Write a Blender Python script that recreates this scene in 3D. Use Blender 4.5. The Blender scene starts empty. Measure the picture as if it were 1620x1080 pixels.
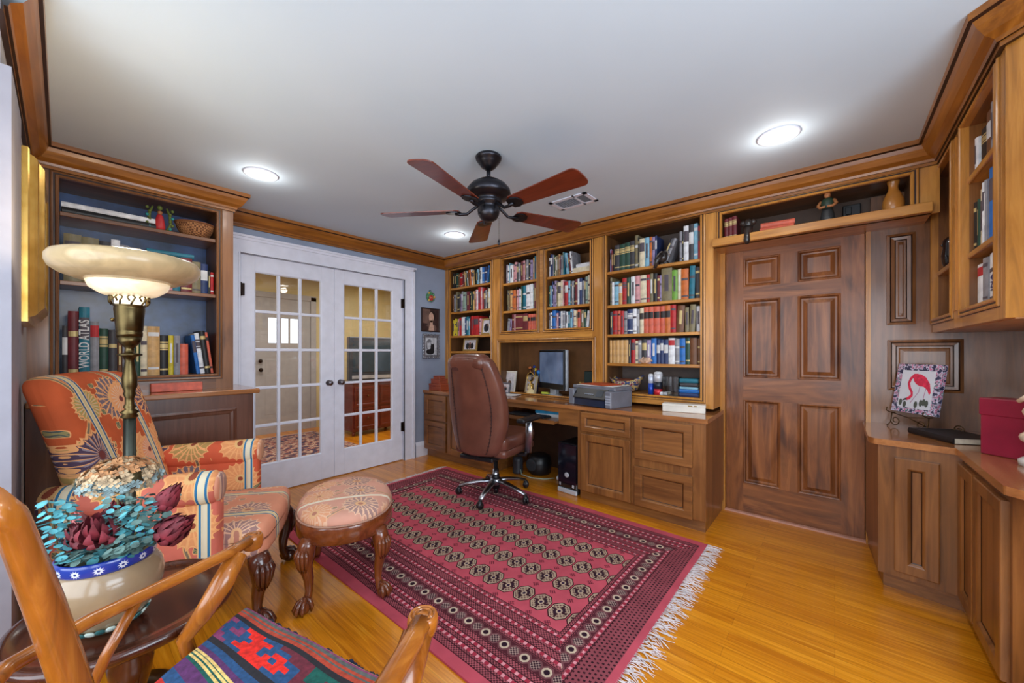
import bpy, math, random, re
from math import sin, cos, pi, radians, sqrt, atan2, hypot, floor
from mathutils import Vector, Matrix

SC = bpy.context.scene
COL = SC.collection
R = math.radians

# ------------------------------------------------------------------ camera, world, lights, exposure
cam_d = bpy.data.cameras.new('camera'); cam = bpy.data.objects.new('camera', cam_d); COL.objects.link(cam)
cam.location = (0, 0, 1.22); cam.rotation_euler = (R(90), 0, R(40.3))
cam_d.sensor_width = 36; cam_d.lens = 602 / 1620 * 36; cam_d.shift_y = 17 / 1620; cam_d.clip_start = .02
SC.camera = cam
SC.view_settings.view_transform = 'Standard'; SC.view_settings.look = 'None'
SC.view_settings.exposure = 0.0; SC.view_settings.gamma = 1
SC.view_settings.use_curve_mapping = False
CEIL = 2.376

world = bpy.data.worlds.new('world'); SC.world = world; world.use_nodes = True
bg = world.node_tree.nodes['Background']; bg.inputs[0].default_value = (.80, .89, 1, 1); bg.inputs[1].default_value = 2.2

def area(name, loc, rot, sx, sy, watts, col=(1, 1, 1), spread=180):
    d = bpy.data.lights.new(name, 'AREA'); d.shape = 'RECTANGLE'; d.size = sx; d.size_y = sy; d.energy = watts; d.color = col
    d.spread = R(spread)
    o = bpy.data.objects.new(name, d); o.location = loc; o.rotation_euler = rot; COL.objects.link(o); return o
# daylight entering by the bay windows behind the photographer
area('window_daylight', (-1.15, -.88, 1.35), (R(90), 0, 0), 1.3, 1.5, 19, (.80, .90, 1))
area('window_daylight', (.45, -.88, 1.35), (R(90), 0, 0), 1.3, 1.5, 23, (.80, .90, 1))
# daylight from an added, unseen side window, put in to light the bookcases
area('window_daylight', (1.28, .55, 1.45), (R(90), 0, R(90)), 1.5, 1.4, 46, (.76, .88, 1))
# added fill lights for the hall beyond the glazed doors
area('hall_lamp', (-5.0, 1.2, 2.34), (0, 0, 0), 1.2, 1.2, 28, (1, .96, .90))
area('hall_lamp', (-5.0, 3.4, 2.34), (0, 0, 0), 1.2, 1.2, 28, (1, .96, .90))

# ------------------------------------------------------------------ colours and node materials
def lin(c):
    f = lambda v: v / 12.92 if v <= .04045 else ((v + .055) / 1.055) ** 2.4
    return tuple(f(v / 255) for v in c) + (1,)

class NT:
    def __init__(s, name):
        s.m = bpy.data.materials.new(name); s.m.use_nodes = True
        s.t = s.m.node_tree; s.b = s.t.nodes['Principled BSDF']
    def n(s, typ, **kw):
        x = s.t.nodes.new(typ)
        for k, v in kw.items(): setattr(x, k, v)
        return x
    def ln(s, a, b): s.t.links.new(a, b)
    def obj(s, scale=(1, 1, 1), rot=(0, 0, 0), loc=(0, 0, 0)):
        tc = s.n('ShaderNodeTexCoord'); mp = s.n('ShaderNodeMapping')
        mp.inputs['Scale'].default_value = scale; mp.inputs['Rotation'].default_value = rot; mp.inputs['Location'].default_value = loc
        s.ln(tc.outputs['Object'], mp.inputs[0]); return mp.outputs[0]
    def noise(s, vec, scale, detail=3, dist=0, rough=.5):
        x = s.n('ShaderNodeTexNoise'); x.inputs['Scale'].default_value = scale; x.inputs['Detail'].default_value = detail
        x.inputs['Distortion'].default_value = dist; x.inputs['Roughness'].default_value = rough
        s.ln(vec, x.inputs['Vector']); return x.outputs['Fac']
    def ramp(s, fac, stops, interp='LINEAR'):
        x = s.n('ShaderNodeValToRGB'); x.color_ramp.interpolation = interp
        el = x.color_ramp.elements
        while len(el) < len(stops): el.new(.5)
        for e, (p, c) in zip(el, stops): e.position = p; e.color = lin(c) if len(c) == 3 else c
        s.ln(fac, x.inputs[0]); return x.outputs[0]
    def mix(s, fac, a, b, typ='MIX'):
        x = s.n('ShaderNodeMix', data_type='RGBA', blend_type=typ)
        for sock, v in ((x.inputs[0], fac), (x.inputs[6], a), (x.inputs[7], b)):
            if isinstance(v, (int, float)): sock.default_value = v
            elif isinstance(v, tuple): sock.default_value = lin(v) if len(v) == 3 else v
            else: s.ln(v, sock)
        return x.outputs[2]
    def bump(s, h, strength=.3, dist=.002):
        x = s.n('ShaderNodeBump'); x.inputs['Strength'].default_value = strength; x.inputs['Distance'].default_value = dist
        s.ln(h, x.inputs['Height']); s.ln(x.outputs[0], s.b.inputs['Normal'])
    def out(s, col, rough=.5, metal=0, coat=0, spec=None):
        if isinstance(col, tuple): s.b.inputs['Base Color'].default_value = lin(col) if len(col) == 3 else col
        else: s.ln(col, s.b.inputs['Base Color'])
        s.b.inputs['Roughness'].default_value = rough; s.b.inputs['Metallic'].default_value = metal
        s.b.inputs['Coat Weight'].default_value = coat; s.b.inputs['Coat Roughness'].default_value = .12
        if spec is not None: s.b.inputs['Specular IOR Level'].default_value = spec
        return s.m

class X:                                   # tiny expression layer over math nodes
    def __init__(s, nt, v): s.nt = nt; s.v = v
    def op(s, o, *a):
        m = s.nt.n('ShaderNodeMath', operation=o)
        for i, q in enumerate((s,) + a):
            q = q.v if isinstance(q, X) else q
            if isinstance(q, (int, float)): m.inputs[i].default_value = q
            else: s.nt.ln(q, m.inputs[i])
        return X(s.nt, m.outputs[0])
    def __add__(s, o): return s.op('ADD', o)
    def __sub__(s, o): return s.op('SUBTRACT', o)
    def __mul__(s, o): return s.op('MULTIPLY', o)
    def __truediv__(s, o): return s.op('DIVIDE', o)
    def lt(s, o): return s.op('LESS_THAN', o)
    def gt(s, o): return s.op('GREATER_THAN', o)
    def abs(s): return s.op('ABSOLUTE')
    def floor(s): return s.op('FLOOR')
    def fract(s): return s.op('FRACT')
    def sin(s): return s.op('SINE')
    def min(s, o): return s.op('MINIMUM', o)
    def max(s, o): return s.op('MAXIMUM', o)
    def sqrt(s): return s.op('SQRT')
    def pw(s, o): return s.op('POWER', o)
    def atan2(s, o): return s.op('ARCTAN2', o)
    def between(s, a, b): return s.gt(a) * s.lt(b)

_mc = {}
def cached(f):
    def g(*a, **k):
        key = (f.__name__,) + a + tuple(sorted(k.items()))
        if key not in _mc: _mc[key] = f(*a, **k)
        return _mc[key]
    return g

@cached
def plain(name, rgb, rough=.5, metal=0., coat=0., var=.08, scale=12., bump=0.):
    t = NT(name); v = t.obj()
    nz = t.noise(v, scale, 4)
    d = tuple(max(0, c * (1 - var)) for c in rgb); l = tuple(min(255, c * (1 + var)) for c in rgb)
    t.out(t.ramp(nz, [(.3, d), (.7, l)]), rough, metal, coat)
    if bump: t.bump(t.noise(v, scale * 8, 3), bump)
    return t.m

@cached
def wood(name, dark, mid, light, axis='z', rough=.34, coat=.25, scale=1., figure=.5):
    t = NT(name + '_' + axis)
    a, b = 1.6 * scale, 22 * scale
    s = {'x': (a, b, b), 'y': (b, a, b), 'z': (b, b, a)}[axis]
    v = t.obj(s)
    g1 = t.noise(v, 1.0, 7, 1.4, .62)
    s2 = {'x': (1.2, 5, 5), 'y': (5, 1.2, 5), 'z': (5, 5, 1.2)}[axis]
    g2 = t.noise(t.obj(tuple(q * scale for q in s2)), 1.0, 3, 2.5 * figure)
    c1 = t.ramp(g1, [(.28, dark), (.5, mid), (.72, light)])
    c2 = t.ramp(g2, [(.3, tuple(int(q * .72) for q in mid)), (.6, light)])
    t.out(t.mix(.42, c1, c2), rough, 0, coat)
    t.bump(g1, .06, .001)
    return t.m

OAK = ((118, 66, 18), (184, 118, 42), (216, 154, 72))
OAK2 = ((74, 40, 20), (122, 76, 42), (156, 106, 64))  # oak darkened in colour to show the left bookcase shaded
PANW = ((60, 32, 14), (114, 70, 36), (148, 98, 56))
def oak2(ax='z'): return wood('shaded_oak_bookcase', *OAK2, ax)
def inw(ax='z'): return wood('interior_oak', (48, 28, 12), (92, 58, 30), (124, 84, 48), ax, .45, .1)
def panw(ax='z'): return wood('panelling_oak', *PANW, ax, .3, .35)
def oak(ax='z'): return wood('honey_stained_oak', *OAK, ax)
CAB = ((72, 38, 14), (120, 72, 32), (158, 104, 54))  # bookcase oak darkened in colour where less light reaches
def cab(ax='z'): return wood('brown_stained_oak', *CAB, ax)
DOORW = ((40, 16, 6), (110, 58, 26), (172, 108, 58))
def doorw(ax='z'): return wood('knotty_alder', *DOORW, ax, .38, .15, .8, 1.2)
def crownw(ax='x'): return wood('crown_walnut_stain', (96, 48, 10), (142, 82, 22), (180, 116, 44), ax)
def dark(ax='z'): return wood('dark_mahogany', (36, 14, 9), (66, 27, 15), (92, 44, 24), ax, .22, .5)
def ottw(ax='z'): return wood('polished_mahogany', (64, 24, 10), (108, 50, 22), (140, 74, 36), ax, .18, .6)
def chairw(ax='z'): return wood('golden_beech', (86, 38, 8), (150, 78, 18), (198, 122, 44), ax, .25, .5)
def steel(): return plain('brushed_steel', (178, 182, 190), .28, 1.)
def black(): return plain('black_plastic', (22, 22, 25), .38)
def brass(): return plain('antique_brass', (92, 78, 50), .34, 1., var=.2)
def white(): return plain('white_gloss_paint', (230, 233, 246), .38, var=.02)

# ------------------------------------------------------------------ mesh building
class MB:
    def __init__(s, *mats):
        s.v = []; s.f = []; s.mi = []; s.sm = []; s.mats = list(mats); s.M = Matrix.Identity(4)
    def at(s, loc=(0, 0, 0), rot=(0, 0, 0)):
        s.M = Matrix.Translation(Vector(loc)) @ (Matrix.Rotation(rot[2], 4, 'Z') @ Matrix.Rotation(rot[1], 4, 'Y') @ Matrix.Rotation(rot[0], 4, 'X')); return s
    def add(s, vs, fs, m=0, smooth=False):
        b = len(s.v); M = s.M
        s.v += [tuple(M @ Vector(p)) for p in vs]
        for f in fs: s.f.append(tuple(b + i for i in f)); s.mi.append(m); s.sm.append(smooth)
        return s
    def box(s, x0, x1, y0, y1, z0, z1, m=0, ch=0):
        if x1 < x0: x0, x1 = x1, x0
        if y1 < y0: y0, y1 = y1, y0
        if z1 < z0: z0, z1 = z1, z0
        if ch and min(x1 - x0, y1 - y0, z1 - z0) > 2.2 * ch:
            vs = []; X_, Y_, Z_ = (x0, x1), (y0, y1), (z0, z1)
            idx = {}
            for i in (0, 1):
                for j in (0, 1):
                    for k in (0, 1):
                        sx, sy, sz = (1, -1)[i], (1, -1)[j], (1, -1)[k]
                        for ax in range(3):
                            p = [X_[i], Y_[j], Z_[k]]
                            for q, sg in enumerate((sx, sy, sz)):
                                if q != ax: p[q] += sg * ch
                            idx[(i, j, k, ax)] = len(vs); vs.append(p)
            fs = []
            for k in (0, 1):
                for ax in range(3):
                    o = [q for q in range(3) if q != ax]
                    loop = []
                    for (a, b) in ((0, 0), (1, 0), (1, 1), (0, 1)):
                        c = [0, 0, 0]; c[ax] = k; c[o[0]] = a; c[o[1]] = b; loop.append(idx[(*c, ax)])
                    flip = (k == 0) != (ax == 1)
                    fs.append(tuple(loop[::-1] if flip else loop))
            for ax in range(3):
                o = [q for q in range(3) if q != ax]
                for (a, b) in ((0, 0), (1, 0), (1, 1), (0, 1)):
                    c0 = [0, 0, 0]; c0[o[0]] = a; c0[o[1]] = b; c1 = list(c0); c1[ax] = 1
                    fs.append((idx[(*c0, o[0])], idx[(*c1, o[0])], idx[(*c1, o[1])], idx[(*c0, o[1])]))
            for i in (0, 1):
                for j in (0, 1):
                    for k in (0, 1): fs.append(tuple(idx[(i, j, k, a)] for a in range(3)))
            return s.add(vs, fs, m)
        vs = [(x, y, z) for x in (x0, x1) for y in (y0, y1) for z in (z0, z1)]
        return s.add(vs, [(0, 1, 3, 2), (4, 6, 7, 5), (0, 4, 5, 1), (2, 3, 7, 6), (0, 2, 6, 4), (1, 5, 7, 3)], m)
    def prism(s, poly, z0, z1, m=0, smooth=False):
        n = len(poly); vs = [(x, y, z0) for x, y in poly] + [(x, y, z1) for x, y in poly]
        fs = [tuple(range(n))[::-1], tuple(range(n, 2 * n))]
        s.add(vs, fs, m)
        return s.add(vs, [(i, (i + 1) % n, n + (i + 1) % n, n + i) for i in range(n)], m, smooth)
    def prism_y(s, poly, y0, y1, m=0, smooth=False):          # polygon in x,z extruded along y
        n = len(poly); vs = [(x, y0, z) for x, z in poly] + [(x, y1, z) for x, z in poly]
        s.add(vs, [tuple(range(n)), tuple(range(n, 2 * n))[::-1]], m)
        return s.add(vs, [(i, n + i, n + (i + 1) % n, (i + 1) % n) for i in range(n)], m, smooth)
    def lathe(s, prof, c=(0, 0, 0), n=24, m=0, smooth=True, sx=1, sy=1, wave=None):
        vs = []; fs = []
        for r, z in prof:
            for k in range(n):
                a = 2 * pi * k / n; rr = max(r, 1e-4) * (wave(a, r) if wave else 1)
                vs.append((c[0] + rr * cos(a) * sx, c[1] + rr * sin(a) * sy, c[2] + z))
        for i in range(len(prof) - 1):
            for k in range(n): fs.append((i * n + k, i * n + (k + 1) % n, (i + 1) * n + (k + 1) % n, (i + 1) * n + k))
        if prof[0][0] > 1e-3: fs.append(tuple(range(n))[::-1])
        if prof[-1][0] > 1e-3: fs.append(tuple((len(prof) - 1) * n + k for k in range(n)))
        return s.add(vs, fs, m, smooth)
    def shell(s, prof, c=(0, 0, 0), n=24, m=0, sx=1, sy=1, wave=None):       # open lathe, profile closed on itself
        vs = []; fs = []; L = len(prof)
        for r, z in prof:
            for k in range(n):
                a = 2 * pi * k / n; rr = r * (wave(a, r) if wave else 1); vs.append((c[0] + rr * cos(a) * sx, c[1] + rr * sin(a) * sy, c[2] + z))
        for i in range(L):
            j = (i + 1) % L
            for k in range(n): fs.append((i * n + k, i * n + (k + 1) % n, j * n + (k + 1) % n, j * n + k))
        return s.add(vs, fs, m, True)
    def tube(s, pts, rad, n=10, m=0, flat=1., smooth=True, up=None):
        pts = [Vector(p) for p in pts]; L = len(pts)
        rad = rad if isinstance(rad, (list, tuple)) else [rad] * L
        T = []
        for i in range(L):
            a = pts[max(0, i - 1)]; b = pts[min(L - 1, i + 1)]; T.append((b - a).normalized())
        u = Vector(up) if up else (Vector((0, 0, 1)) if abs(T[0].z) < .9 else Vector((1, 0, 0)))
        N = (u - T[0] * u.dot(T[0])).normalized(); vs = []; fs = []
        for i in range(L):
            N = (N - T[i] * N.dot(T[i])).normalized(); B = T[i].cross(N)
            for k in range(n):
                a = 2 * pi * k / n; vs.append(pts[i] + N * (rad[i] * cos(a) * flat) + B * (rad[i] * sin(a)))
        for i in range(L - 1):
            for k in range(n): fs.append((i * n + k, i * n + (k + 1) % n, (i + 1) * n + (k + 1) % n, (i + 1) * n + k))
        fs.append(tuple(range(n))[::-1]); fs.append(tuple((L - 1) * n + k for k in range(n)))
        return s.add(vs, fs, m, smooth)
    def ball(s, c, r, m=0, n=12, rz=None, ry=None):
        rz = rz or r; ry = ry or r; k = max(4, n // 2)
        prof = [(sin(pi * i / k), -cos(pi * i / k)) for i in range(k + 1)]
        vs = []; fs = []
        for a, b in prof:
            for q in range(n): t = 2 * pi * q / n; vs.append((c[0] + r * max(a, 1e-3) * cos(t), c[1] + ry * max(a, 1e-3) * sin(t), c[2] + rz * b))
        for i in range(k):
            for q in range(n): fs.append((i * n + q, i * n + (q + 1) % n, (i + 1) * n + (q + 1) % n, (i + 1) * n + q))
        return s.add(vs, fs, m, True)
    def cushion(s, x0, x1, y0, y1, z0, z1, r, m=0, n=10, fn=None, mfn=None, k=3):
        """rounded box on a subdivided cube, optionally bent by fn(x,y,z); the profile is a true fillet of radius r"""
        def line(a, b):
            inner = [a + r + (b - a - 2 * r) * i / n for i in range(n + 1)]
            ea = [a + r * (1 - cos(pi / 2 * i / k)) for i in range(k)]; eb = [b - r * (1 - cos(pi / 2 * i / k)) for i in range(k)][::-1]
            return ea + inner + eb
        LX, LY, LZ = line(x0, x1), line(y0, y1), line(z0, z1)
        vid = {}; vs = []
        def vert(i, j, q):
            if (i, j, q) in vid: return vid[(i, j, q)]
            p = Vector((LX[i], LY[j], LZ[q]))
            c = Vector((min(max(p.x, x0 + r), x1 - r), min(max(p.y, y0 + r), y1 - r), min(max(p.z, z0 + r), z1 - r)))
            d = p - c
            if d.length > 1e-9: p = c + d.normalized() * r
            if fn: p = Vector(fn(*p))
            vid[(i, j, q)] = len(vs); vs.append(p); return vid[(i, j, q)]
        A, B, C_ = len(LX) - 1, len(LY) - 1, len(LZ) - 1; fs = []; ms = []
        def quad(a, b, c, d, cen):
            fs.append((vert(*a), vert(*b), vert(*c), vert(*d))); ms.append(mfn(*cen) if mfn else m)
        for i in range(A):
            for j in range(B):
                cx, cy = (LX[i] + LX[i + 1]) / 2, (LY[j] + LY[j + 1]) / 2
                quad((i, j, 0), (i, j + 1, 0), (i + 1, j + 1, 0), (i + 1, j, 0), (cx, cy, z0)); quad((i, j, C_), (i + 1, j, C_), (i + 1, j + 1, C_), (i, j + 1, C_), (cx, cy, z1))
        for i in range(A):
            for q in range(C_):
                cx, cz = (LX[i] + LX[i + 1]) / 2, (LZ[q] + LZ[q + 1]) / 2
                quad((i, 0, q), (i + 1, 0, q), (i + 1, 0, q + 1), (i, 0, q + 1), (cx, y0, cz)); quad((i, B, q), (i, B, q + 1), (i + 1, B, q + 1), (i + 1, B, q), (cx, y1, cz))
        for j in range(B):
            for q in range(C_):
                cy, cz = (LY[j] + LY[j + 1]) / 2, (LZ[q] + LZ[q + 1]) / 2
                quad((0, j, q), (0, j, q + 1), (0, j + 1, q + 1), (0, j + 1, q), (x0, cy, cz)); quad((A, j, q), (A, j + 1, q), (A, j + 1, q + 1), (A, j, q + 1), (x1, cy, cz))
        b0 = len(s.f); s.add(vs, fs, m, True)
        for q, mm in enumerate(ms): s.mi[b0 + q] = mm
        return s
    def rings(s, x0, x1, z0, z1, prof, fill=True, m=0, mf=None, y=0):
        """concentric mitred rectangles facing -y: prof = [(inset, out)], out>0 comes towards the viewer"""
        vs = []
        for ins, o in prof:
            vs += [(x0 + ins, y - o, z0 + ins), (x1 - ins, y - o, z0 + ins), (x1 - ins, y - o, z1 - ins), (x0 + ins, y - o, z1 - ins)]
        fs = []
        for i in range(len(prof) - 1):
            for k in range(4): fs.append((i * 4 + k, i * 4 + (k + 1) % 4, (i + 1) * 4 + (k + 1) % 4, (i + 1) * 4 + k))
        s.add(vs, fs, m)
        if fill: s.add(vs[-4:], [(0, 1, 2, 3)], m if mf is None else mf)
        return s
    def sweep(s, path, prof, m=0, smooth=False):
        """profile (out, z) carried along a plan path with mitred corners; out is to the right of travel"""
        n = len(path); L = len(prof); vs = []
        for i in range(n):
            p = Vector(path[i])
            d0 = (p - Vector(path[i - 1])).normalized() if i else None
            d1 = (Vector(path[i + 1]) - p).normalized() if i < n - 1 else None
            n0 = Vector((d0.y, -d0.x)) if d0 else None; n1 = Vector((d1.y, -d1.x)) if d1 else None
            if n0 is None: nn = n1
            elif n1 is None: nn = n0
            else: nn = (n0 + n1).normalized(); nn = nn / max(.3, nn.dot(n0))
            for o, z in prof: q = p + nn * o; vs.append((q.x, q.y, z))
        fs = []
        for i in range(n - 1):
            for k in range(L - 1): fs.append((i * L + k, i * L + k + 1, (i + 1) * L + k + 1, (i + 1) * L + k))
        return s.add(vs, fs, m, smooth)
    def text(s, body, size, loc, rot=(0, 0, 0), m=0, ext=.0006, sx=1., bold=True):
        cu = bpy.data.curves.new('letters', 'FONT'); cu.body = body; cu.size = size; cu.extrude = ext; cu.align_x = 'CENTER'; cu.align_y = 'CENTER'; cu.resolution_u = 3
        if bold: cu.offset = size * .015
        o = bpy.data.objects.new('letters', cu); COL.objects.link(o)
        dg = bpy.context.evaluated_depsgraph_get(); me = bpy.data.meshes.new_from_object(o.evaluated_get(dg))
        old = s.M; s.M = old @ Matrix.Translation(Vector(loc)) @ (Matrix.Rotation(rot[2], 4, 'Z') @ Matrix.Rotation(rot[1], 4, 'Y') @ Matrix.Rotation(rot[0], 4, 'X'))
        s.add([(v.co.x * sx, v.co.y, v.co.z) for v in me.vertices], [tuple(p.vertices) for p in me.polygons], m); s.M = old
        bpy.data.objects.remove(o); bpy.data.curves.remove(cu); bpy.data.meshes.remove(me); return s
    def mesh(s, name):
        me = bpy.data.meshes.new(name); me.from_pydata(s.v, [], s.f)
        for q in s.mats: me.materials.append(q)
        me.polygons.foreach_set('material_index', s.mi); me.polygons.foreach_set('use_smooth', s.sm)
        me.update(); me.validate(); return me

def tag(o, label=None, cat=None, group=None, kind=None):
    if label: o['label'] = label
    if cat: o['category'] = cat
    if group: o['group'] = group
    if kind: o['kind'] = kind
    return o
def thing(name, label, cat, loc=(0, 0, 0), rz=0, group=None):
    o = bpy.data.objects.new(name, None); COL.objects.link(o); o.location = loc; o.rotation_euler = (0, 0, rz); o.empty_display_size = .1
    return tag(o, label, cat, group)
def part(parent, name, mb, label=None, world=False, solid=False):
    if world:
        T = Matrix.Translation(parent.location) @ Matrix.Rotation(parent.rotation_euler[2], 4, 'Z') if parent.type == 'EMPTY' else parent_matrix(parent)
        I = T.inverted(); mb.v = [tuple(I @ Vector(p)) for p in mb.v]
    o = bpy.data.objects.new(name, mb.mesh(name)); COL.objects.link(o); o.parent = parent
    if label: o['label'] = label
    if solid: bev(o, solid)
    return o
def parent_matrix(p):
    while p.parent: p = p.parent
    return Matrix.Translation(p.location) @ Matrix.Rotation(p.rotation_euler[2], 4, 'Z')
def bev(o, w):
    b = o.modifiers.new('bevel', 'BEVEL'); b.width = w; b.segments = 2; b.limit_method = 'ANGLE'; b.angle_limit = R(40); return o
def solo(name, mb, label, cat, loc=(0, 0, 0), rot=(0, 0, 0), group=None, kind=None):
    o = bpy.data.objects.new(name, mb.mesh(name)); COL.objects.link(o); o.location = loc; o.rotation_euler = rot
    return tag(o, label, cat, group, kind)
def struct(name, mb, parent=None):
    o = bpy.data.objects.new(name, mb.mesh(name)); COL.objects.link(o)
    if parent: o.parent = parent
    else: o['kind'] = 'structure'
    return o
def copy_tree(o, parent=None):
    c = o.copy(); COL.objects.link(c); c.parent = parent
    for ch in [q for q in SC.objects if q.parent == o]: copy_tree(ch, c)
    return c
# ------------------------------------------------------------------ the room
XL, YB, YW4, XF, YF = -3.72, 3.09, -.13, .437, 2.77     # left wall, bookcase face, near wall, right cabinet face, desk front
YD = 3.32                                               # wall plane around the panelled door
XR, YN = 1.30, -.92                                     # unseen right wall, bay window wall

def floor_mat():
    t = NT('oak_strip_floor'); v = t.obj()
    br = t.n('ShaderNodeTexBrick'); br.offset = .37; br.offset_frequency = 2
    br.inputs['Scale'].default_value = 1; br.inputs['Brick Width'].default_value = .95; br.inputs['Row Height'].default_value = .057
    br.inputs['Mortar Size'].default_value = .0011; br.inputs['Mortar Smooth'].default_value = .3; br.inputs['Bias'].default_value = 0
    br.inputs['Color1'].default_value = lin((178, 98, 6)); br.inputs['Color2'].default_value = lin((232, 154, 30)); br.inputs['Mortar'].default_value = lin((110, 62, 20))
    t.ln(v, br.inputs['Vector'])
    g = t.noise(t.obj((2.2, 60, 1)), 1, 6, 1.2, .6)
    c = t.mix(.55, br.outputs['Color'], t.ramp(g, [(.3, (156, 82, 4)), (.55, (216, 134, 20)), (.75, (246, 180, 60))]), 'MIX')
    t.out(c, .28, 0, .3); t.bump(g, .04, .001); return t.m
b = MB(floor_mat()); b.box(-7.2, XR + .1, YN - .1, 5.2, -.06, 0); struct('floor', b)

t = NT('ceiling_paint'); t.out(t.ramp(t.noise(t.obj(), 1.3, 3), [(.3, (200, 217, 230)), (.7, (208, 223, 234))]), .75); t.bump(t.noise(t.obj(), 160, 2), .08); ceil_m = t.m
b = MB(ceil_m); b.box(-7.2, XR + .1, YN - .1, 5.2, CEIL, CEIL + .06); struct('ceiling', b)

blue = plain('blue_grey_wall_paint', (148, 160, 182), .6, var=.06, scale=2.5)
grey = plain('warm_grey_wall_paint', (176, 172, 172), .65, var=.05, scale=2.5)
cream = plain('cream_hall_paint', (206, 188, 138), .65, var=.04, scale=2)
wht = white()
# left wall with the opening of the glazed doors (y .945 - 2.486, to 2.03)
b = MB(blue)
b.box(XL - .13, XL, YW4 - .1, .93, 0, CEIL); b.box(XL - .13, XL, 2.50, 3.6, 0, CEIL); b.box(XL - .13, XL, .93, 2.50, 2.045, CEIL)
struct('wall_left', b)
b = MB(plain('oak_panel_wall', (120, 76, 40), .4)); b.box(XL, XR, 3.47, 3.57, 0, CEIL); struct('wall_back', b)
# near wall, left of the bay, carrying the gilt frame
b = MB(grey); b.box(XL, -2.03, YW4 - .12, YW4, 0, CEIL); b.box(-2.15, -2.03, YN, YW4 - .12, 0, CEIL)
b.box(-2.03, XR, YN - .1, YN, 0, .6); b.box(-2.03, XR, YN - .1, YN, 2.1, CEIL)
for x0, x1 in ((-2.15, -1.85), (-.45, -.25), (1.15, XR + .1)): b.box(x0, x1, YN - .1, YN, .6, 2.1)
struct('wall_front', b)
b = MB(grey); b.box(XR, XR + .1, YN, -.25, 0, CEIL); b.box(XR, XR + .1, -.25, 1.35, 0, .7); b.box(XR, XR + .1, -.25, 1.35, 2.15, CEIL); b.box(XR, XR + .1, 1.35, 3.57, 0, CEIL)
struct('wall_right', b)
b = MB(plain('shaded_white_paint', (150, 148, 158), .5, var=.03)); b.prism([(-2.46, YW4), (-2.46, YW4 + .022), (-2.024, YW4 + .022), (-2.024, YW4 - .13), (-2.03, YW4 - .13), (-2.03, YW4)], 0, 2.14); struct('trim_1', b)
# window sashes of the bay
for i, (x0, x1) in enumerate(((-1.85, -.45), (-.25, 1.15))):
    b = MB(white()); b.rings(x0, x1, .6, 2.1, [(0, .01), (.05, .01), (.05, -.04)], False, y=YN - .02)
    b.box((x0 + x1) / 2 - .02, (x0 + x1) / 2 + .02, YN - .06, YN - .02, .6, 2.1); b.box(x0, x1, YN - .06, YN - .02, 1.33, 1.37)
    struct('window_%d' % (i + 1), b)
b = MB(white()); b.box(XR + .02, XR + .06, -.25, -.2, .7, 2.15); b.box(XR + .02, XR + .06, 1.3, 1.35, .7, 2.15); b.box(XR + .02, XR + .06, -.25, 1.35, .7, .75); b.box(XR + .02, XR + .06, -.25, 1.35, 2.1, 2.15); b.box(XR + .02, XR + .06, .53, .57, .7, 2.15)
struct('window_3', b)  # sashes of the added side window, out of view

# crown moulding
GLAZE = plain('dark_glaze_in_grooves', (44, 22, 10), .4, var=.1)
crown = [(0, 2.245), (.014, 2.245), (.014, 2.262), (.022, 2.262), (.026, 2.275), (.05, 2.292), (.07, 2.325), (.078, 2.345), (.088, 2.352), (.09, CEIL)]
path = [(-1.9, YW4), (-3.36, YW4), (-3.36, .80), (XL, .80), (XL, YB), (XF, YB), (XF, 2.04), (.49, 1.985), (XR, 1.985)]
for i in range(len(path) - 1):       # one moulding run per wall, mitred into the next
    p = MB(crownw('x' if abs(path[i + 1][0] - path[i][0]) > abs(path[i + 1][1] - path[i][1]) else 'y'), GLAZE)
    q = MB(); q.sweep(path, crown)
    L = len(crown); p.add(q.v[i * L:(i + 2) * L], [(k, k + 1, L + k + 1, L + k) for k in range(L - 1)])
    p.mi[2] = 1; p.mi[7] = 1; p.mi[0] = 1
    struct('trim_%d' % (i + 2), p)

# baseboards
b = MB(white()); b.sweep([(XL, 2.645), (XL, 2.84)], [(.0, .0), (.018, .0), (.018, .13), (.012, .15), (.006, .165), (0, .168)]); struct('baseboard_left', b)
b = MB(white()); b.sweep([(-2.46, YW4), (-3.1, YW4)], [(.018, 0), (.018, .13), (.0, .16)]); struct('baseboard_front', b)

# ---- glazed double doors
cas = MB(white())
def casing(b, u0, u1, z1, w, prof_t=.02):      # u is world y, facing +x
    b.at((XL, 0, 0), (0, 0, R(90)))
    for a0, a1 in ((u0 - w, u0), (u1, u1 + w)):
        b.box(a0, a1, -.018, 0, 0, z1); b.box(a0 if a0 < u0 else a1 - .022, a0 + .022 if a0 < u0 else a1, -.03, 0, 0, z1 + w)
        b.box(a1 - .012 if a0 < u0 else a0, a1 if a0 < u0 else a0 + .012, -.024, 0, 0, z1)
    b.box(u0 - w, u1 + w, -.018, 0, z1, z1 + w); b.box(u0 - w, u1 + w, -.03, 0, z1 + w - .022, z1 + w); b.box(u0, u1, -.024, 0, z1, z1 + .012)
    b.box(u0 - w - .012, u1 + w + .012, -.04, 0, z1 + w, z1 + w + .018)
    b.at()
casing(cas, .935, 2.495, 2.038, .13)
cas.box(XL - .13, XL, .93, .937, 0, 2.04); cas.box(XL - .13, XL, 2.493, 2.5, 0, 2.04); cas.box(XL - .13, XL, .93, 2.5, 2.036, 2.046)
struct('trim_10', cas)
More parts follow.
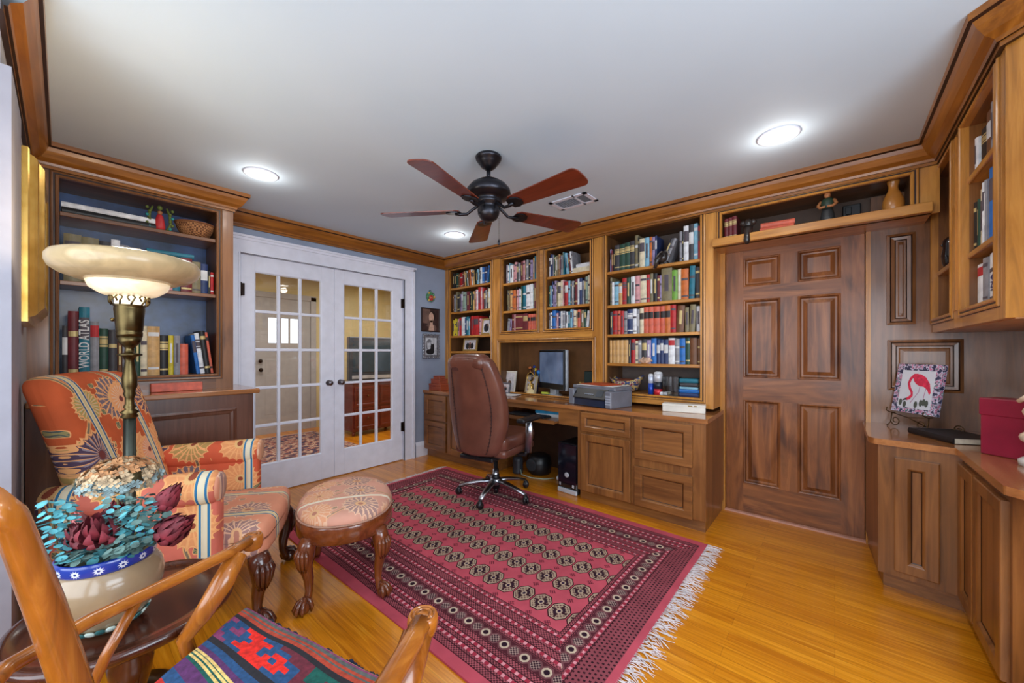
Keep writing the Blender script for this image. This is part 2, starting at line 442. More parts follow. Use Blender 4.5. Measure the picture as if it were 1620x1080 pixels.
def glass_mat():
    t = NT('window_glass'); tr = t.n('ShaderNodeBsdfTransparent'); gl = t.n('ShaderNodeBsdfGlossy'); gl.inputs['Roughness'].default_value = .02
    mx = t.n('ShaderNodeMixShader'); fr = t.n('ShaderNodeFresnel'); fr.inputs[0].default_value = 1.5
    t.ln(fr.outputs[0], mx.inputs[0]); t.ln(tr.outputs[0], mx.inputs[1]); t.ln(gl.outputs[0], mx.inputs[2])
    t.ln(mx.outputs[0], t.t.nodes['Material Output'].inputs[0]); return t.m
GLASS = glass_mat()
def leaf(name, y0, y1, hinge_left):
    g0, g1, zb, zt = (1.053, 1.583, .262, 1.893) if hinge_left else (1.818, 2.348, .262, 1.893)
    b = MB(white()); b.at((XL - .012, 0, 0), (0, 0, R(90)))
    th = .04
    b.box(y0, g0 - .006, 0, th, .008, 2.033, ch=.002); b.box(g1 + .006, y1, 0, th, .008, 2.033, ch=.002)
    b.box(g0 - .006, g1 + .006, 0, th, .008, zb - .006); b.box(g0 - .006, g1 + .006, 0, th, zt + .006, 2.033)
    b.rings(g0 - .012, g1 + .012, zb - .012, zt + .012, [(0, .003), (.006, .0), (.012, -.008)], False)
    root = struct(name, b)
    m = MB(white()); m.at((XL - .012, 0, 0), (0, 0, R(90)))
    pw = (g1 - g0) / 3; ph = (zt - zb) / 5
    def bar(x0, x1, z0, z1):
        m.box(x0, x1, .006, th - .006, z0, z1, ch=.004)
    for i in (1, 2): c = g0 + pw * i; bar(c - .0125, c + .0125, zb - .006, zt + .006)
    for j in range(1, 5): c = zb + ph * j; m.box(g0 - .006, g1 + .006, .0085, th - .0085, c - .0125, c + .0125, ch=.004)
    struct('muntins', m, root)
    m = MB(GLASS); m.at((XL - .012, 0, 0), (0, 0, R(90))); m.box(g0 - .003, g1 + .003, .018, .021, zb, zt); struct('glass_pane', m, root)
    k = MB(plain('satin_nickel', (120, 116, 120), .3, 1.)); ky = y1 - .055 if hinge_left else y0 + .055
    k.at((XL - .012, ky, .925), (0, R(90), 0)); k.lathe([(.026, 0), (.026, .006), (.012, .01), (.011, .03), (.022, .038), (.026, .05), (.02, .062), (0, .065)], n=18)
    struct('door_knob', k, root)
    hy = y0 - .004 if hinge_left else y1 + .004
    for z in ((1.74, .2) if hinge_left else (1.77, .38)):
        h = MB(plain('dark_bronze', (52, 42, 38), .4, 1.)); h.box(XL - .012, XL + .004, hy - .028, hy + .028, z - .05, z + .05); h.tube([(XL + .006, hy, z - .055), (XL + .006, hy, z + .055)], .007, 8)
        struct('hinge', h, root)
    return root
leaf('door_1', .945, 1.7125, True); leaf('door_2', 1.7155, 2.486, False)

# ---- six panel door and its wall
b = MB(doorw('z'), doorw('x'))
dx0, dx1, dy = -.645, .147, 3.345
sw = .115; mw = .10
def dbox(m, x0, x1, z0, z1): b.box(x0, x1, dy, dy + .04, z0, z1, m)
rails = [(.012, .23), (.86, 1.03), (1.615, 1.715), (1.93, 2.035)]
dbox(0, dx0, dx0 + sw, .012, 2.035); dbox(0, dx1 - sw, dx1, .012, 2.035)
xm = (dx0 + dx1) / 2
for z0, z1 in rails: dbox(1, dx0 + sw, dx1 - sw, z0, z1)
root = struct('door_3', b)
for i in range(3):
    z0, z1 = rails[i][1], rails[i + 1][0]
    q = MB(doorw('z')); q.box(xm - mw / 2, xm + mw / 2, dy, dy + .04, z0, z1); struct('mullion', q, root)
    for x0, x1 in ((dx0 + sw, xm - mw / 2), (xm + mw / 2, dx1 - sw)):
        q = MB(doorw('z')); q.mats.append(GLAZE); q.rings(x0, x1, z0, z1, [(.0115, .0004), (.0145, -.0035)], False, m=1, y=dy); q.rings(x0, x1, z0, z1, [(0, 0), (.004, .003), (.012, 0), (.02, -.012), (.03, -.013), (.055, -.002)], y=dy); struct('panel', q, root)
q = MB(plain('painted_threshold', (200, 150, 130), .5)); q.box(dx0 - .03, dx1 + .02, dy - .03, dy + .05, 0, .011); struct('trim_11', q)
# dark jamb head strip and casing slip
q = MB(oak('z')); q.box(dx1 + .004, dx1 + .028, YD - .012, dy + .04, 0, 2.04); q.box(dx0 - .035, dx0 - .003, YD - .012, dy + .04, 0, 2.04); q.box(dx0 - .035, dx1 + .028, YD - .01, dy + .04, 2.037, 2.07)
struct('trim_12', q)
q = MB(steel()); q.box(dx0, dx1 - .35, dy - .012, dy - .006, 2.030, 2.036); struct('trim_13', q)

# ---- panelled wall right of the door (plane YD) and the return wall
b = MB(panw('z'))
b.box(dx1 + .028, .86, YD, 3.47, 0, 2.2); struct('wall_panelling', b)
def wall_panel(parent_name, x0, x1, z0, z1, frame, n):
    q = MB(panw('z')); q.at(*frame)
    q.mats.append(GLAZE); q.rings(x0, x1, z0, z1, [(.014, .0162), (.02, .0104)], False, m=1); q.rings(x0, x1, z0, z1, [(.036, .0083), (.041, .0023)], False, m=1); q.rings(x0, x1, z0, z1, [(0, 0), (0, .012), (.014, .016), (.02, .010), (.036, .008), (.04, .002), (.05, .002), (.056, .006), (.07, .008)]); struct('trim_%d' % n, q)
wall_panel('', .246, .371, 1.389, 1.945, ((0, YD, 0), (0, 0, 0)), 14)
wall_panel('', .25, .56, .985, 1.295, ((0, YD, 0), (0, 0, 0)), 15)
b = MB(panw('z')); b.box(.86, .9, 2.0, YD, 0, CEIL); struct('wall_right_return', b)
wall_panel('', -3.26, -2.75, .985, 1.295, ((.86, 0, 0), (0, 0, R(-90))), 16)
wall_panel('', -2.68, -2.1, .985, 1.295, ((.86, 0, 0), (0, 0, R(-90))), 17)

# ---- hall beyond the glazed doors
XH = -6.45
b = MB(cream); b.box(XH - .1, XH, -1.0, 1.70, 0, CEIL); b.box(XH - .1, XH, 2.66, 5.2, 0, CEIL); b.box(XH - .1, XH, 1.70, 2.66, 2.1, CEIL); struct('wall_hall_far', b)
b = MB(cream); b.box(XH, XL - .13, -1.0, -.9, 0, CEIL); b.box(XH, XL - .13, 4.9, 5.0, 0, CEIL); struct('wall_hall_side', b)
b = MB(cream); b.box(XL - .135, XL - .13, -1, .93, 0, CEIL); b.box(XL - .135, XL - .13, 2.5, 5, 0, CEIL); struct('wall_hall_near', b)
ew = plain('entry_door_paint', (170, 166, 164), .45, var=.03)
b = MB(ew)   # entry door: 1.70..2.66, glazed light high in it
b.at((XH, 0, 0), (0, 0, R(90)))
b.box(1.78, 2.58, 0, .045, 0, 1.36); b.box(1.78, 2.58, 0, .045, 1.74, 2.04); b.box(1.78, 1.98, 0, .045, 1.36, 1.74); b.box(2.42, 2.58, 0, .045, 1.36, 1.74)
b.box(2.13, 2.16, .01, .03, 1.36, 1.74); b.box(2.26, 2.285, .01, .03, 1.36, 1.74)
b.box(1.70, 1.78, -.02, .05, 0, 2.1); b.box(2.58, 2.66, -.02, .05, 0, 2.1); b.box(1.70, 2.66, -.02, .05, 2.04, 2.12)
for x0, x1 in ((1.9, 2.13), (2.23, 2.46)): b.rings(x0, x1, .25, 1.15, [(0, .001), (.02, -.008), (.04, .003)])
r = struct('door_4', b)
k = MB(plain('dark_bronze', (52, 42, 38), .4, 1.)); k.ball((XH + .05, 1.87, .96), .03); k.ball((XH + .03, 1.87, 1.09), .028); struct('door_knob', k, r)
k = MB(plain('white_gloss_paint', (230, 233, 246), .38, var=.02)); k.box(XH - .005, XH - .001, 1.9, 2.5, .0, .01); 

# ---- recessed lights
EM = {}
def emit(name, col, s):
    if name not in EM:
        t = NT(name); e = t.n('ShaderNodeEmission'); e.inputs[0].default_value = (*col, 1); e.inputs[1].default_value = s
        t.ln(e.outputs[0], t.t.nodes['Material Output'].inputs[0]); EM[name] = t.m
    return EM[name]
def can(x, y, label, watts=22):
    o = thing('recessed_light', label, 'ceiling light', (x, y, CEIL), 0, 'round recessed lights in the ceiling')
    b = MB(white()); b.shell([(.098, 0), (.098, -.004), (.09, -.007), (.07, -.004), (.066, 0)], n=32); part(o, 'trim_ring', b)
    b = MB(emit('lamp_glow', (1, .97, .92), 14)); b.lathe([(.0, -.012), (.04, -.0115), (.06, -.006), (.066, -.001)], n=24); part(o, 'bulb', b)
    d = bpy.data.lights.new('recessed_lamp', 'SPOT'); d.energy = watts; d.spot_size = R(150); d.spot_blend = 1; d.shadow_soft_size = .06; d.color = (1, .96, .90)
    l = bpy.data.objects.new('recessed_lamp', d); l.location = (0, 0, -.02); l.parent = o; COL.objects.link(l)
    d = bpy.data.lights.new('recessed_lamp_glow', 'POINT'); d.energy = 1.6; d.shadow_soft_size = .05; d.color = (1, .97, .93)
    l = bpy.data.objects.new('recessed_lamp_glow', d); l.location = (0, 0, -.085); l.parent = o; COL.objects.link(l)
can(-2.84, .83, 'lit recessed ceiling light nearest the left bookcase')
can(-2.85, 2.49, 'lit recessed ceiling light seen beyond the fan blades, near far corner')
can(-.23, 2.47, 'largest lit recessed ceiling light, above the panelled wooden door')
can(-.23, .80, 'recessed ceiling light nearest the camera, out of view')

# ---- ceiling vent
o = thing('ceiling_vent', 'white metal air vent in the ceiling behind the fan blade', 'air vent', (-1.53, 2.53, CEIL))
b = MB(white()); b.box(-.16, .16, -.10, -.07, -.006, 0); b.box(-.16, .16, .07, .10, -.006, 0); b.box(-.16, -.13, -.10, .10, -.006, 0); b.box(.13, .16, -.1, .1, -.006, 0); b.box(.045, .06, -.1, .1, -.006, 0); part(o, 'frame', b)
b = MB(plain('duct_black', (40, 40, 42), .8)); b.box(-.13, .13, -.07, .07, -.001, 0); part(o, 'duct', b)
b = MB(white())
for i in range(9): b.at((0, -.062 + i * .0155, -.004), (R(35), 0, 0)); b.box(-.13, .045, -.006, .006, -.0005, .0005)
for i in range(5): b.at((.07 + i * .013, 0, -.004), (0, R(35), 0)); b.box(-.004, .004, -.07, .07, -.0005, .0005)
part(o, 'louvres', b)
# ------------------------------------------------------------------ built-in bookcases
BEAD = [(-.034, 0), (-.034, .005), (-.028, .008), (-.022, .004), (-.016, .004), (-.012, .009), (-.005, .010), (-.0008, .006), (-.0008, 0)]
def face_frame(root, W, H, openings, wz, wx, y=0, z0=0, th=.02, bead=True):
    xs = sorted({0, W} | {q for o in openings for q in o[:2]}); zs = sorted({z0, H} | {q for o in openings for q in o[2:4]})
    b = MB(wz, wx)
    inside = lambda x, z: any(o[0] < x < o[1] and o[2] < z < o[3] for o in openings)
    for i in range(len(xs) - 1):           # stiles run full height where no opening interrupts them
        x = (xs[i] + xs[i + 1]) / 2; run = None
        if not any(o[0] < x < o[1] for o in openings): b.box(xs[i], xs[i + 1], y, y + th, z0, H, 0); continue
        for k in range(len(zs) - 1):
            z = (zs[k] + zs[k + 1]) / 2
            if not inside(x, z): b.box(xs[i], xs[i + 1], y, y + th, zs[k], zs[k + 1], 1)
    part(root, 'face_frame', b)
    if bead:
        for o in openings:
            b = MB(wz, GLAZE); b.rings(o[0], o[1], o[2], o[3], BEAD, False, y=y); b.rings(o[0], o[1], o[2], o[3], [(-.0225, .0045), (-.0155, .0045)], False, m=1, y=y); b.rings(o[0], o[1], o[2], o[3], [(-.0375, .0004), (-.0335, .0004)], False, m=1, y=y); part(root, 'opening_moulding', b)
def bookcase(name, label, loc, rz, W, H, z0, D, openings, shelves, wz, wx, backm, im=inw):
    """openings: x0,x1,z0,z1 ; shelves: list per opening of shelf-top heights"""
    r = thing(name, label, 'bookcase', loc, rz)
    face_frame(r, W, H, openings, wz, wx, z0=z0)
    for o in openings:
        x0, x1, a, c = o[:4]
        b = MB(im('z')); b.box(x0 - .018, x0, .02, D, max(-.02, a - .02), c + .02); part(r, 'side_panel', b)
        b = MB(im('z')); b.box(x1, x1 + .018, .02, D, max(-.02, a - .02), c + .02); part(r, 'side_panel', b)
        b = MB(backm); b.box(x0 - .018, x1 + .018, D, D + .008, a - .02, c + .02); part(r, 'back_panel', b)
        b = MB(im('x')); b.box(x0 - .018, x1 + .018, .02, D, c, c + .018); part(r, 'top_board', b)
        if a > .01: b = MB(wx); b.box(x0 - .018, x1 + .018, .012, D, a - .02, a); part(r, 'bottom_board', b)
    for o, sh in zip(openings, shelves):
        for z in sh:
            b = MB(wx); b.box(o[0] + .0005, o[1] - .0005, .026, D - .001, z - .022, z); b.box(o[0] + .0005, o[1] - .0005, .014, .026, z - .024, z + .001, ch=.003)
            part(r, 'shelf', b)
    return r
def raised_panel(b, x0, x1, z0, z1, rail=.058, th=.02, mf=0, y=0, m=0):
    if len(b.mats) < 3: b.mats.append(GLAZE)
    b.rings(x0, x1, z0, z1, [(rail - .0005, th - .0075), (rail + .004, th - .0095)], False, 2, y=y)
    b.rings(x0, x1, z0, z1, [(0, 0), (0, th), (.004, th + .003), (rail - .012, th + .003), (rail - .006, th), (rail, th - .008), (rail + .004, th - .010)], True, m, mf, y=y)
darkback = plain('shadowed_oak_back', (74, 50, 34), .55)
# W2: x in world, openings (scaled from the photo)
Z0u = .80
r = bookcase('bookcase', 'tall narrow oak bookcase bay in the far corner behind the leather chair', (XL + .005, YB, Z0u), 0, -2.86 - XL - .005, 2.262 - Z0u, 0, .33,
     [(.085, .783, .03, 2.222 - Z0u)], [[2.008 - Z0u, 1.712 - Z0u, 1.42 - Z0u, 1.232 - Z0u]], oak('z'), oak('x'), darkback)
r = bookcase('bookcase', 'oak bookcase with two short bays above the computer desk niche', (-2.86, YB, Z0u), 0, 1.28, 2.262 - Z0u, 0, .33,
     [(.10, .566, 1.45 - Z0u, 2.222 - Z0u), (.678, 1.165, 1.45 - Z0u, 2.222 - Z0u), (.06, 1.19, .0, 1.322 - Z0u)],
     [[1.965 - Z0u, 1.665 - Z0u], [1.965 - Z0u, 1.665 - Z0u], []], oak('z'), oak('x'), plain('niche_back_panel', (122, 82, 48), .45))
r = bookcase('bookcase', 'widest oak bookcase bay, right of the monitor and beside the door', (-1.58, YB, Z0u), 0, .90, 2.262 - Z0u, 0, .33,
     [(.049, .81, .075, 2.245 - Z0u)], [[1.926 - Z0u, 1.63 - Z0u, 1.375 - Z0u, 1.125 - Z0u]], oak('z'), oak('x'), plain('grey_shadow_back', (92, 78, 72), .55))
b = MB(oak('z')); b.box(.888, .90, .02, .38, .0, 1.19); part(r, 'side_panel', b)
b = MB(oak('z')); b.box(-.68, -.645, YD - .02, YD + .01, 0, 1.98)
# bridge shelf above the door
r = thing('bridge_shelf', 'oak display niche with a deep shelf spanning above the panelled door', 'shelf', (-.68, YB, 1.985))
W = XF + .68
face_frame(r, W, .277, [(.055, 1.005, .05, .235)], oak('z'), oak('x'))
b = MB(oak('x')); b.box(0, W - .03, -.045, .0, 0, .055, ch=.003); b.box(0, W - .03, 0, .38, 0, .02); part(r, 'shelf', b)
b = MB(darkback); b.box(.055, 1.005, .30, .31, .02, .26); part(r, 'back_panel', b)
b = MB(inw('x')); b.box(.035, .055, .02, .30, .02, .26); b.box(1.005, 1.025, .02, .30, .02, .26); b.box(.035, 1.025, .02, .30, .24, .26); b.box(.055, 1.005, .02, .3, .02, .052); part(r, 'side_panel', b)

# base cabinets along the long wall (front plane y = YF)
CT = .775; TO = .745
def base(name, label, x0, x1, yf, fronts, toe=.085, depth=.6, sides=True):
    r = thing(name, label, 'cabinet', (x0, yf, 0))
    W = x1 - x0
    b = MB(cab('z'), cab('x')); b.box(0, W, .0, depth, toe, TO, 0); b.box(.0, W - .012, .04, depth, 0, toe, 1); part(r, 'body', b)
    for kind, a, c, d, e in fronts:
        b = MB(cab('x' if kind == 'drawer' else 'z'), cab('x' if kind == 'drawer' else 'z')); raised_panel(b, a - x0, c - x0, d, e, rail=.05 if e - d < .2 else .062, mf=1, y=-.001)
        part(r, kind, b)
    return r
base('base_cabinet', 'oak base cabinet beside the glazed doors, behind the leather chair', XL + .004, -2.62, YF,
     [('drawer', -3.685, -3.30, .44, .725), ('drawer', -3.685, -3.30, .10, .425), ('door', -3.27, -2.90, .10, .725)])
base('base_cabinet', 'oak base cabinet with three drawers and a door, right of the kneehole', -1.63, -.655, YF,
     [('drawer', -1.59, -1.17, .575, .73), ('door', -1.59, -1.17, .09, .555), ('drawer', -1.14, -.735, .435, .725), ('drawer', -1.14, -.735, .085, .375)])
r = thing('desk_apron', 'oak apron and keyboard drawer housing under the middle of the desk', 'desk', (-2.62, YF, 0))
b = MB(cab('x')); b.box(0, .99, .0, .03, .70, TO); b.box(.80, .99, -.002, .03, .60, .745); part(r, 'apron', b)
b = MB(cab('x')); b.box(.14, .79, -.05, .35, .605, .622); b.box(.14, .79, -.055, -.05, .60, .632); part(r, 'keyboard_tray', b)
b = MB(plain('kneehole_back', (70, 44, 26), .6)); b.box(0, .99, .60, .61, 0, TO); part(r, 'back_panel', b)
# continuous worktop
b = MB(wood('worktop_oak', (120, 70, 32), (160, 98, 52), (186, 128, 78), 'x', .16, .5))
b.prism([(XL + .003, YF - .02), (-.64, YF - .02), (-.64, YF + .01), (-.655, 3.36), (-.655, 3.465), (XL + .003, 3.465)], TO, CT)
o = solo('worktop', b, 'long polished oak worktop running under the bookcases along the far wall', 'worktop', (0, 0, 0)); bev(o, .005)

# ---- left bookcase (faces +x): local x = world y
lx, ly = -3.36, YW4
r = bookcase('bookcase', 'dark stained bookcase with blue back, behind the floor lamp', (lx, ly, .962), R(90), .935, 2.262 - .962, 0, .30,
     [(.115, .835, 1.068 - .962, 2.212 - .962)], [[2.026 - .962, 1.632 - .962]], oak2('z'), oak2('x'), plain('blue_back_panel', (48, 70, 112), .3, var=.25, scale=9))  # blue of the back stands for the window's reflection
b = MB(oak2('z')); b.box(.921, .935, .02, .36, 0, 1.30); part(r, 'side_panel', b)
r = thing('base_cabinet', 'dark panelled base cabinet under the bookcase, behind the orange armchair', 'cabinet', (-3.155, ly + .004, 0), R(90))
dk = wood('dark_stained_oak', (56, 30, 22), (92, 54, 40), (118, 76, 58), 'z', .3, .4)
b = MB(dk); b.box(0, 1.0, 0, .56, .06, .93); b.box(0, .98, .04, .56, 0, .06); part(r, 'body', b)
b = MB(dk); b.rings(.42, .90, .12, .84, [(0, 0), (0, .010), (.012, .014), (.02, .008), (.034, .006), (.04, .002), (.05, .002)], y=0); part(r, 'panel_moulding', b)
b = MB(wood('worktop_oak', (120, 70, 32), (160, 98, 52), (186, 128, 78), 'x', .16, .5)); b.box(0, 1.035, -.025, .56, .93, .962, ch=.005); part(r, 'top', b)
r_left = r

# ---- right wall cabinets (facing -x): local x = YR0 - world y
YR0 = 3.30
r = bookcase('bookcase', 'upper oak bookcase with angled end, above the flamingo picture counter', (XF, YR0, 1.335), R(-90), YR0 - 2.045, 2.262 - 1.335, 0, .36,
     [(.03, .49, .08, 2.225 - 1.335), (.69, 1.165, .08, 2.225 - 1.335)], [[1.682 - 1.335], [1.992 - 1.335, 1.658 - 1.335]], oak('z'), oak('x'), plain('oak_back_panel', (120, 78, 40), .45), im=cab)
b = MB(oak('z')); P = [(XF, 2.045), (.49, 1.985), (.855, 1.985), (.855, 2.045)]; b.prism(P, 1.335, 2.262); part(r, 'angled_end', b, world=True)
b = MB(oak('x')); b.box(.001, YR0 - 2.046, .021, .41, -.003, .012); part(r, 'soffit', b)
b = MB(oak('z'))
for k in (.05, .08): b.box(.50 + k, .50 + k + .022, -.008, 0, .08, .89)
part(r, 'fluted_stile', b)
r = thing('base_cabinet', 'oak corner base cabinet under the flamingo picture, right of the door', 'cabinet', (.17, 2.72, 0))
def pb(poly, z0, z1, mt): q = MB(mt); q.prism(poly, z0, z1); return q
poly = [(.15, YD - .002), (.172, 2.742), (.452, 2.690), (.452, 2.045), (.505, 1.995), (.855, 1.995), (.855, YD - .002)]
toe = [(.16, YD - .002), (.195, 2.79), (.49, 2.735), (.49, 2.06), (.53, 2.02), (.855, 2.02), (.855, YD - .002)]
part(r, 'body', pb(poly, .085, TO, cab('z')), world=True); part(r, 'plinth', pb(toe, 0, .085, cab('x')), world=True)
q = MB(cab('z'), cab('z')); a = atan2(2.690 - 2.742, .28); q.at((.172, 2.742, 0), (0, 0, a)); raised_panel(q, .062, .215, .12, .69, mf=1); part(r, 'door', q, world=True)
for a0, a1 in ((2.655, 2.42), (2.40, 2.07)):
    q = MB(cab('z'), cab('z')); q.at((.452, a0, 0), (0, 0, R(-90))); raised_panel(q, 0, a0 - a1, .10, .715, mf=1); part(r, 'door', q, world=True)
top = [(.135, YD - .002), (.135, 2.77), (.155, 2.725), (.43, 2.672), (.43, 2.03), (.48, 1.98), (.855, 1.98), (.855, YD - .002)]
o = part(r, 'top', pb(top, TO, CT, wood('worktop_oak', (120, 70, 32), (160, 98, 52), (186, 128, 78), 'y', .16, .5)), world=True); bev(o, .006)

# ------------------------------------------------------------------ books
PAL = dict(k=('black', (26, 25, 27)), K=('charcoal', (58, 56, 60)), r=('red', (176, 32, 34)), R=('maroon', (104, 30, 38)), o=('orange', (196, 104, 44)),
  t=('tan', (198, 156, 98)), c=('cream', (218, 206, 176)), w=('white', (224, 226, 232)), g=('green', (112, 162, 62)), G=('dark green', (34, 70, 56)),
  b=('blue', (34, 106, 182)), B=('navy', (38, 54, 98)), s=('pale blue', (128, 178, 200)), u=('brown', (108, 68, 40)), y=('yellow', (204, 184, 52)),
  p=('pink', (206, 148, 152)), l=('lilac', (150, 134, 172)), e=('grey', (138, 138, 144)), T=('teal', (28, 108, 128)), v=('olive', (124, 114, 84)),
  m=('salmon', (206, 96, 72)), q=('sage', (142, 164, 148)))
pages_m = plain('book_pages', (222, 212, 188), .8, var=.05, scale=60)
foil = plain('spine_foil', (198, 176, 120), .45, .3)
BANDCOL = {'k': foil, 'K': foil, 'G': foil, 'R': foil, 'B': plain('spine_label_white', (214, 214, 214), .6), 'm': plain('spine_label_black', (40, 30, 30), .5), 'u': foil}
deflab = plain('spine_label_dark', (84, 76, 84), .6); whlab = plain('spine_label_white', (214, 214, 214), .6); redlab = plain('spine_label_red', (182, 42, 48), .6)
def cover(c): return plain('book_cover_' + PAL[c][0].replace(' ', '_'), PAL[c][1], .48, var=.12, scale=22)
_bc = {}
def book_mesh(c, w, h, d, style, seed):
    rnd = random.Random(seed)
    lab = {'R': redlab, 'd': BANDCOL['m'], 'W': whlab}.get(style, BANDCOL.get(c) or rnd.choice([deflab, whlab, deflab]))
    b = MB(cover(c), pages_m, lab)
    bul = min(.006, w * .18); t = min(.0022, w * .2); hw = w / 2 - .0003
    arc = [(-hw + 2 * hw * i / 6, -bul * sin(pi * i / 6)) for i in range(7)]
    poly = arc + [(hw, d), (hw - t, d), (hw - t, .004), (-hw + t, .004), (-hw + t, d), (-hw, d)]
    n = len(poly); vs = [(x, y, 0) for x, y in poly] + [(x, y, h) for x, y in poly]
    b.add(vs, [(i, (i + 1) % n, n + (i + 1) % n, n + i) for i in range(n)])
    for z, fl in ((0, True), (h, False)):
        o = 0 if z == 0 else n
        sp = [o + i for i in range(7)] + [o + 9, o + 10]; l1 = [o + 6, o + 7, o + 8, o + 9]; l2 = [o + 10, o + 11, o + 12, o + 0]
        b.add(vs, [tuple(q[::-1] if fl else q) for q in (sp, l1, l2)])
    b.box(-hw + t, hw - t, .004, d - .004, .003, h - .003, 1)
    bands = {'d': [(.56, .80)], 'W': [(.45, .78)], 'R': [(.72, .93)], 'b': [(.62, .66), (.68, .78), (.80, .84), (.12, .16)], 'x': []}.get(style)
    if bands is None:
        k = rnd.random()
        bands = [(.55, .85)] if k < .16 else [(.30, .80)] if k < .45 else [(.12, .17), (.80, .88)] if k < .7 else [(.62, .70), (.08, .13)]
        inset = .30 if bands == [(.30, .80)] else .05
    else: inset = .02
    for a, c_ in bands:
        pts = [(-hw + 2 * hw * (inset + (1 - 2 * inset) * i / 4), ) for i in range(5)]
        pp = [(x[0], -bul * sin(pi * (x[0] + hw) / (2 * hw)) - .0006) for x in pts]
        vv = [(x, y, h * a) for x, y in pp] + [(x, y, h * c_) for x, y in pp]
        b.add(vv, [(i, i + 1, 6 + i, 5 + i) for i in range(4)], 2)
    return b
ORD = ['first', 'second', 'third', 'fourth', 'fifth', 'sixth', 'seventh', 'eighth', 'ninth', 'tenth', 'eleventh', 'twelfth', 'thirteenth', 'fourteenth', 'fifteenth',
       'sixteenth', 'seventeenth', 'eighteenth', 'nineteenth', 'twentieth', '21st', '22nd', '23rd', '24th', '25th', '26th']
NB = [0]
def row(spec, x0, x1, z, hmax, where, org=(0, YB), rz=0, d=.17, setback=.035, seed=1, fit=True, group=None):
    """spec tokens: colour letter, width, optional h<percent>, a<lean degrees>, style letter after '/'"""
    rnd = random.Random(seed); toks = []
    for tk in spec.split():
        st = ''
        if '/' in tk: tk, st = tk.split('/')
        c, wd, p1, p2 = re.match(r'([a-zA-Z])([\d.]+)(?:(a-?\d+|h\d+))?(a-?\d+|h\d+)?$', tk).groups()
        ex = {q[0]: float(q[1:]) for q in (p1, p2) if q}
        toks.append([c, float(wd), ex['h'] / 100 if 'h' in ex else None, ex.get('a', 0), st])
    foot = sum(t_[1] / cos(R(t_[3])) for t_ in toks)
    over = 0                                   # room that leaning tops need at the ends
    if toks[-1][3] > 0: over += hmax * .85 * sin(R(toks[-1][3]))
    if toks[0][3] < 0: over += hmax * .85 * sin(R(-toks[0][3]))
    gaps = [max(0, hmax * .88 * (sin(R(toks[i][3])) - sin(R(toks[i + 1][3])))) for i in range(len(toks) - 1)] + [0]
    k = (x1 - x0 - over - sum(gaps)) / foot if fit else .0052
    x = x0 + (hmax * .85 * sin(R(-toks[0][3])) if toks[0][3] < 0 else 0)
    for i, (c, w, hh, lean, st) in enumerate(toks):
        w = w * k; h = hmax * (hh if hh else rnd.uniform(.78, .93)) * (cos(R(lean))); a = R(lean)
        dd = d * rnd.uniform(.88, 1.0); sb = setback + rnd.uniform(0, .012)
        mb = book_mesh(c, w - .0006, h, dd, st, NB[0] + 7); NB[0] += 1
        wx = w / cos(a); lift = w / 2 * abs(sin(a))
        px = x + wx / 2; lz = z + lift + .0006
        ux, uy = cos(rz), sin(rz)
        wxp = org[0] + ux * px - uy * sb; wyp = org[1] + uy * px + ux * sb
        size = 'tall ' if h > hmax * .9 else 'short ' if h < hmax * .74 else 'thick ' if w > .034 else 'slim ' if w < .014 else 'leaning ' if lean else ''
        lab = '%s%s book, %s from left on the %s' % (size, PAL[c][0], ORD[i], where)
        solo('book', mb, lab, 'book', (wxp, wyp, lz), (0, a, rz), group or 'books on the ' + where)
        x += wx + gaps[i]
    return
B = .035
lm = XL + .005 + .085
row("k3h88 k3h86 G3h84 u2 r4h84 R2 t2a-6 G2a-6 w2a-6 u1a-6 o3a-6 w2a-6 t3a-6 k1 G2 s3 k1 w3h92 b3h90 B4h90 b2a6 G2a6 v2a6", lm + .012, lm + .69, 2.0085, .212, 'top shelf of the corner bay', seed=3)
row("u2 e3 v3 k3h76 K2h78 l2 e3 q5h85 e2 R5h86 k2 G2 t3h84 u2 p2h90 w2h88 r5h98 p2h95 r2h92 K3 e2 k2h93 c4h86 p3h92", lm + .012, lm + .69, 1.7125, .27, 'second shelf of the corner bay', seed=4)
row("y3h74 y3h80 y2h76 G1 p3h78 r4h82 w3h84 w3h84 B2h80 T4h84 s3h76 R1 r5h86 r9h84 p3h72", lm + .012, lm + .50, 1.4205, .265, 'third shelf of the corner bay', seed=5)
row("c3h80 v4h74", lm + .635, lm + .69, 1.4205, .265, 'right end, third shelf, corner bay', seed=6)
row("l3 b4 e3 K4 s3 w4 l4 e5 B4", lm + .02, lm + .60, .832, .30, 'lowest shelf of the corner bay', seed=8)
b2 = -2.86 + .10; b3 = -2.86 + .678
row("l2 e1 w3 s1 w6 p3 p4 K3 e3 k1 R4 p3 k2 e4 k3 l4 t3h92 T4h97 w1", b2 + .02, b2 + .448, 1.9655, .245, 'top shelf left of the globe', seed=11)
row("k2 v3 u1 t4h80 o2h78 o4h80 k1 p3h80 l2 w3h80 G2 T6h92 w6h92 w5h94 q2 R3h97 c2h90", b2 + .03, b2 + .448, 1.6655, .275, 'second shelf left of the globe bay', seed=12)
row("e4a7h70 l3a6h68 R4h94 p2h92 R13h90 R8h92 m4h86/d m4h86/d m4h86/d m4h86/d", b2 + .03, b2 + .455, 1.4505, .19, 'bottom shelf left of the globe bay', seed=13)
row("w3 B5 e2 G2 c2 v4 u2 t2 R2 e4 q2 T2 s5a-6 G2a-6 R3a-6 w3a-6 e2a-6", b3 + .012, b3 + .30, 1.9655, .24, 'top shelf beside the globe', seed=14)
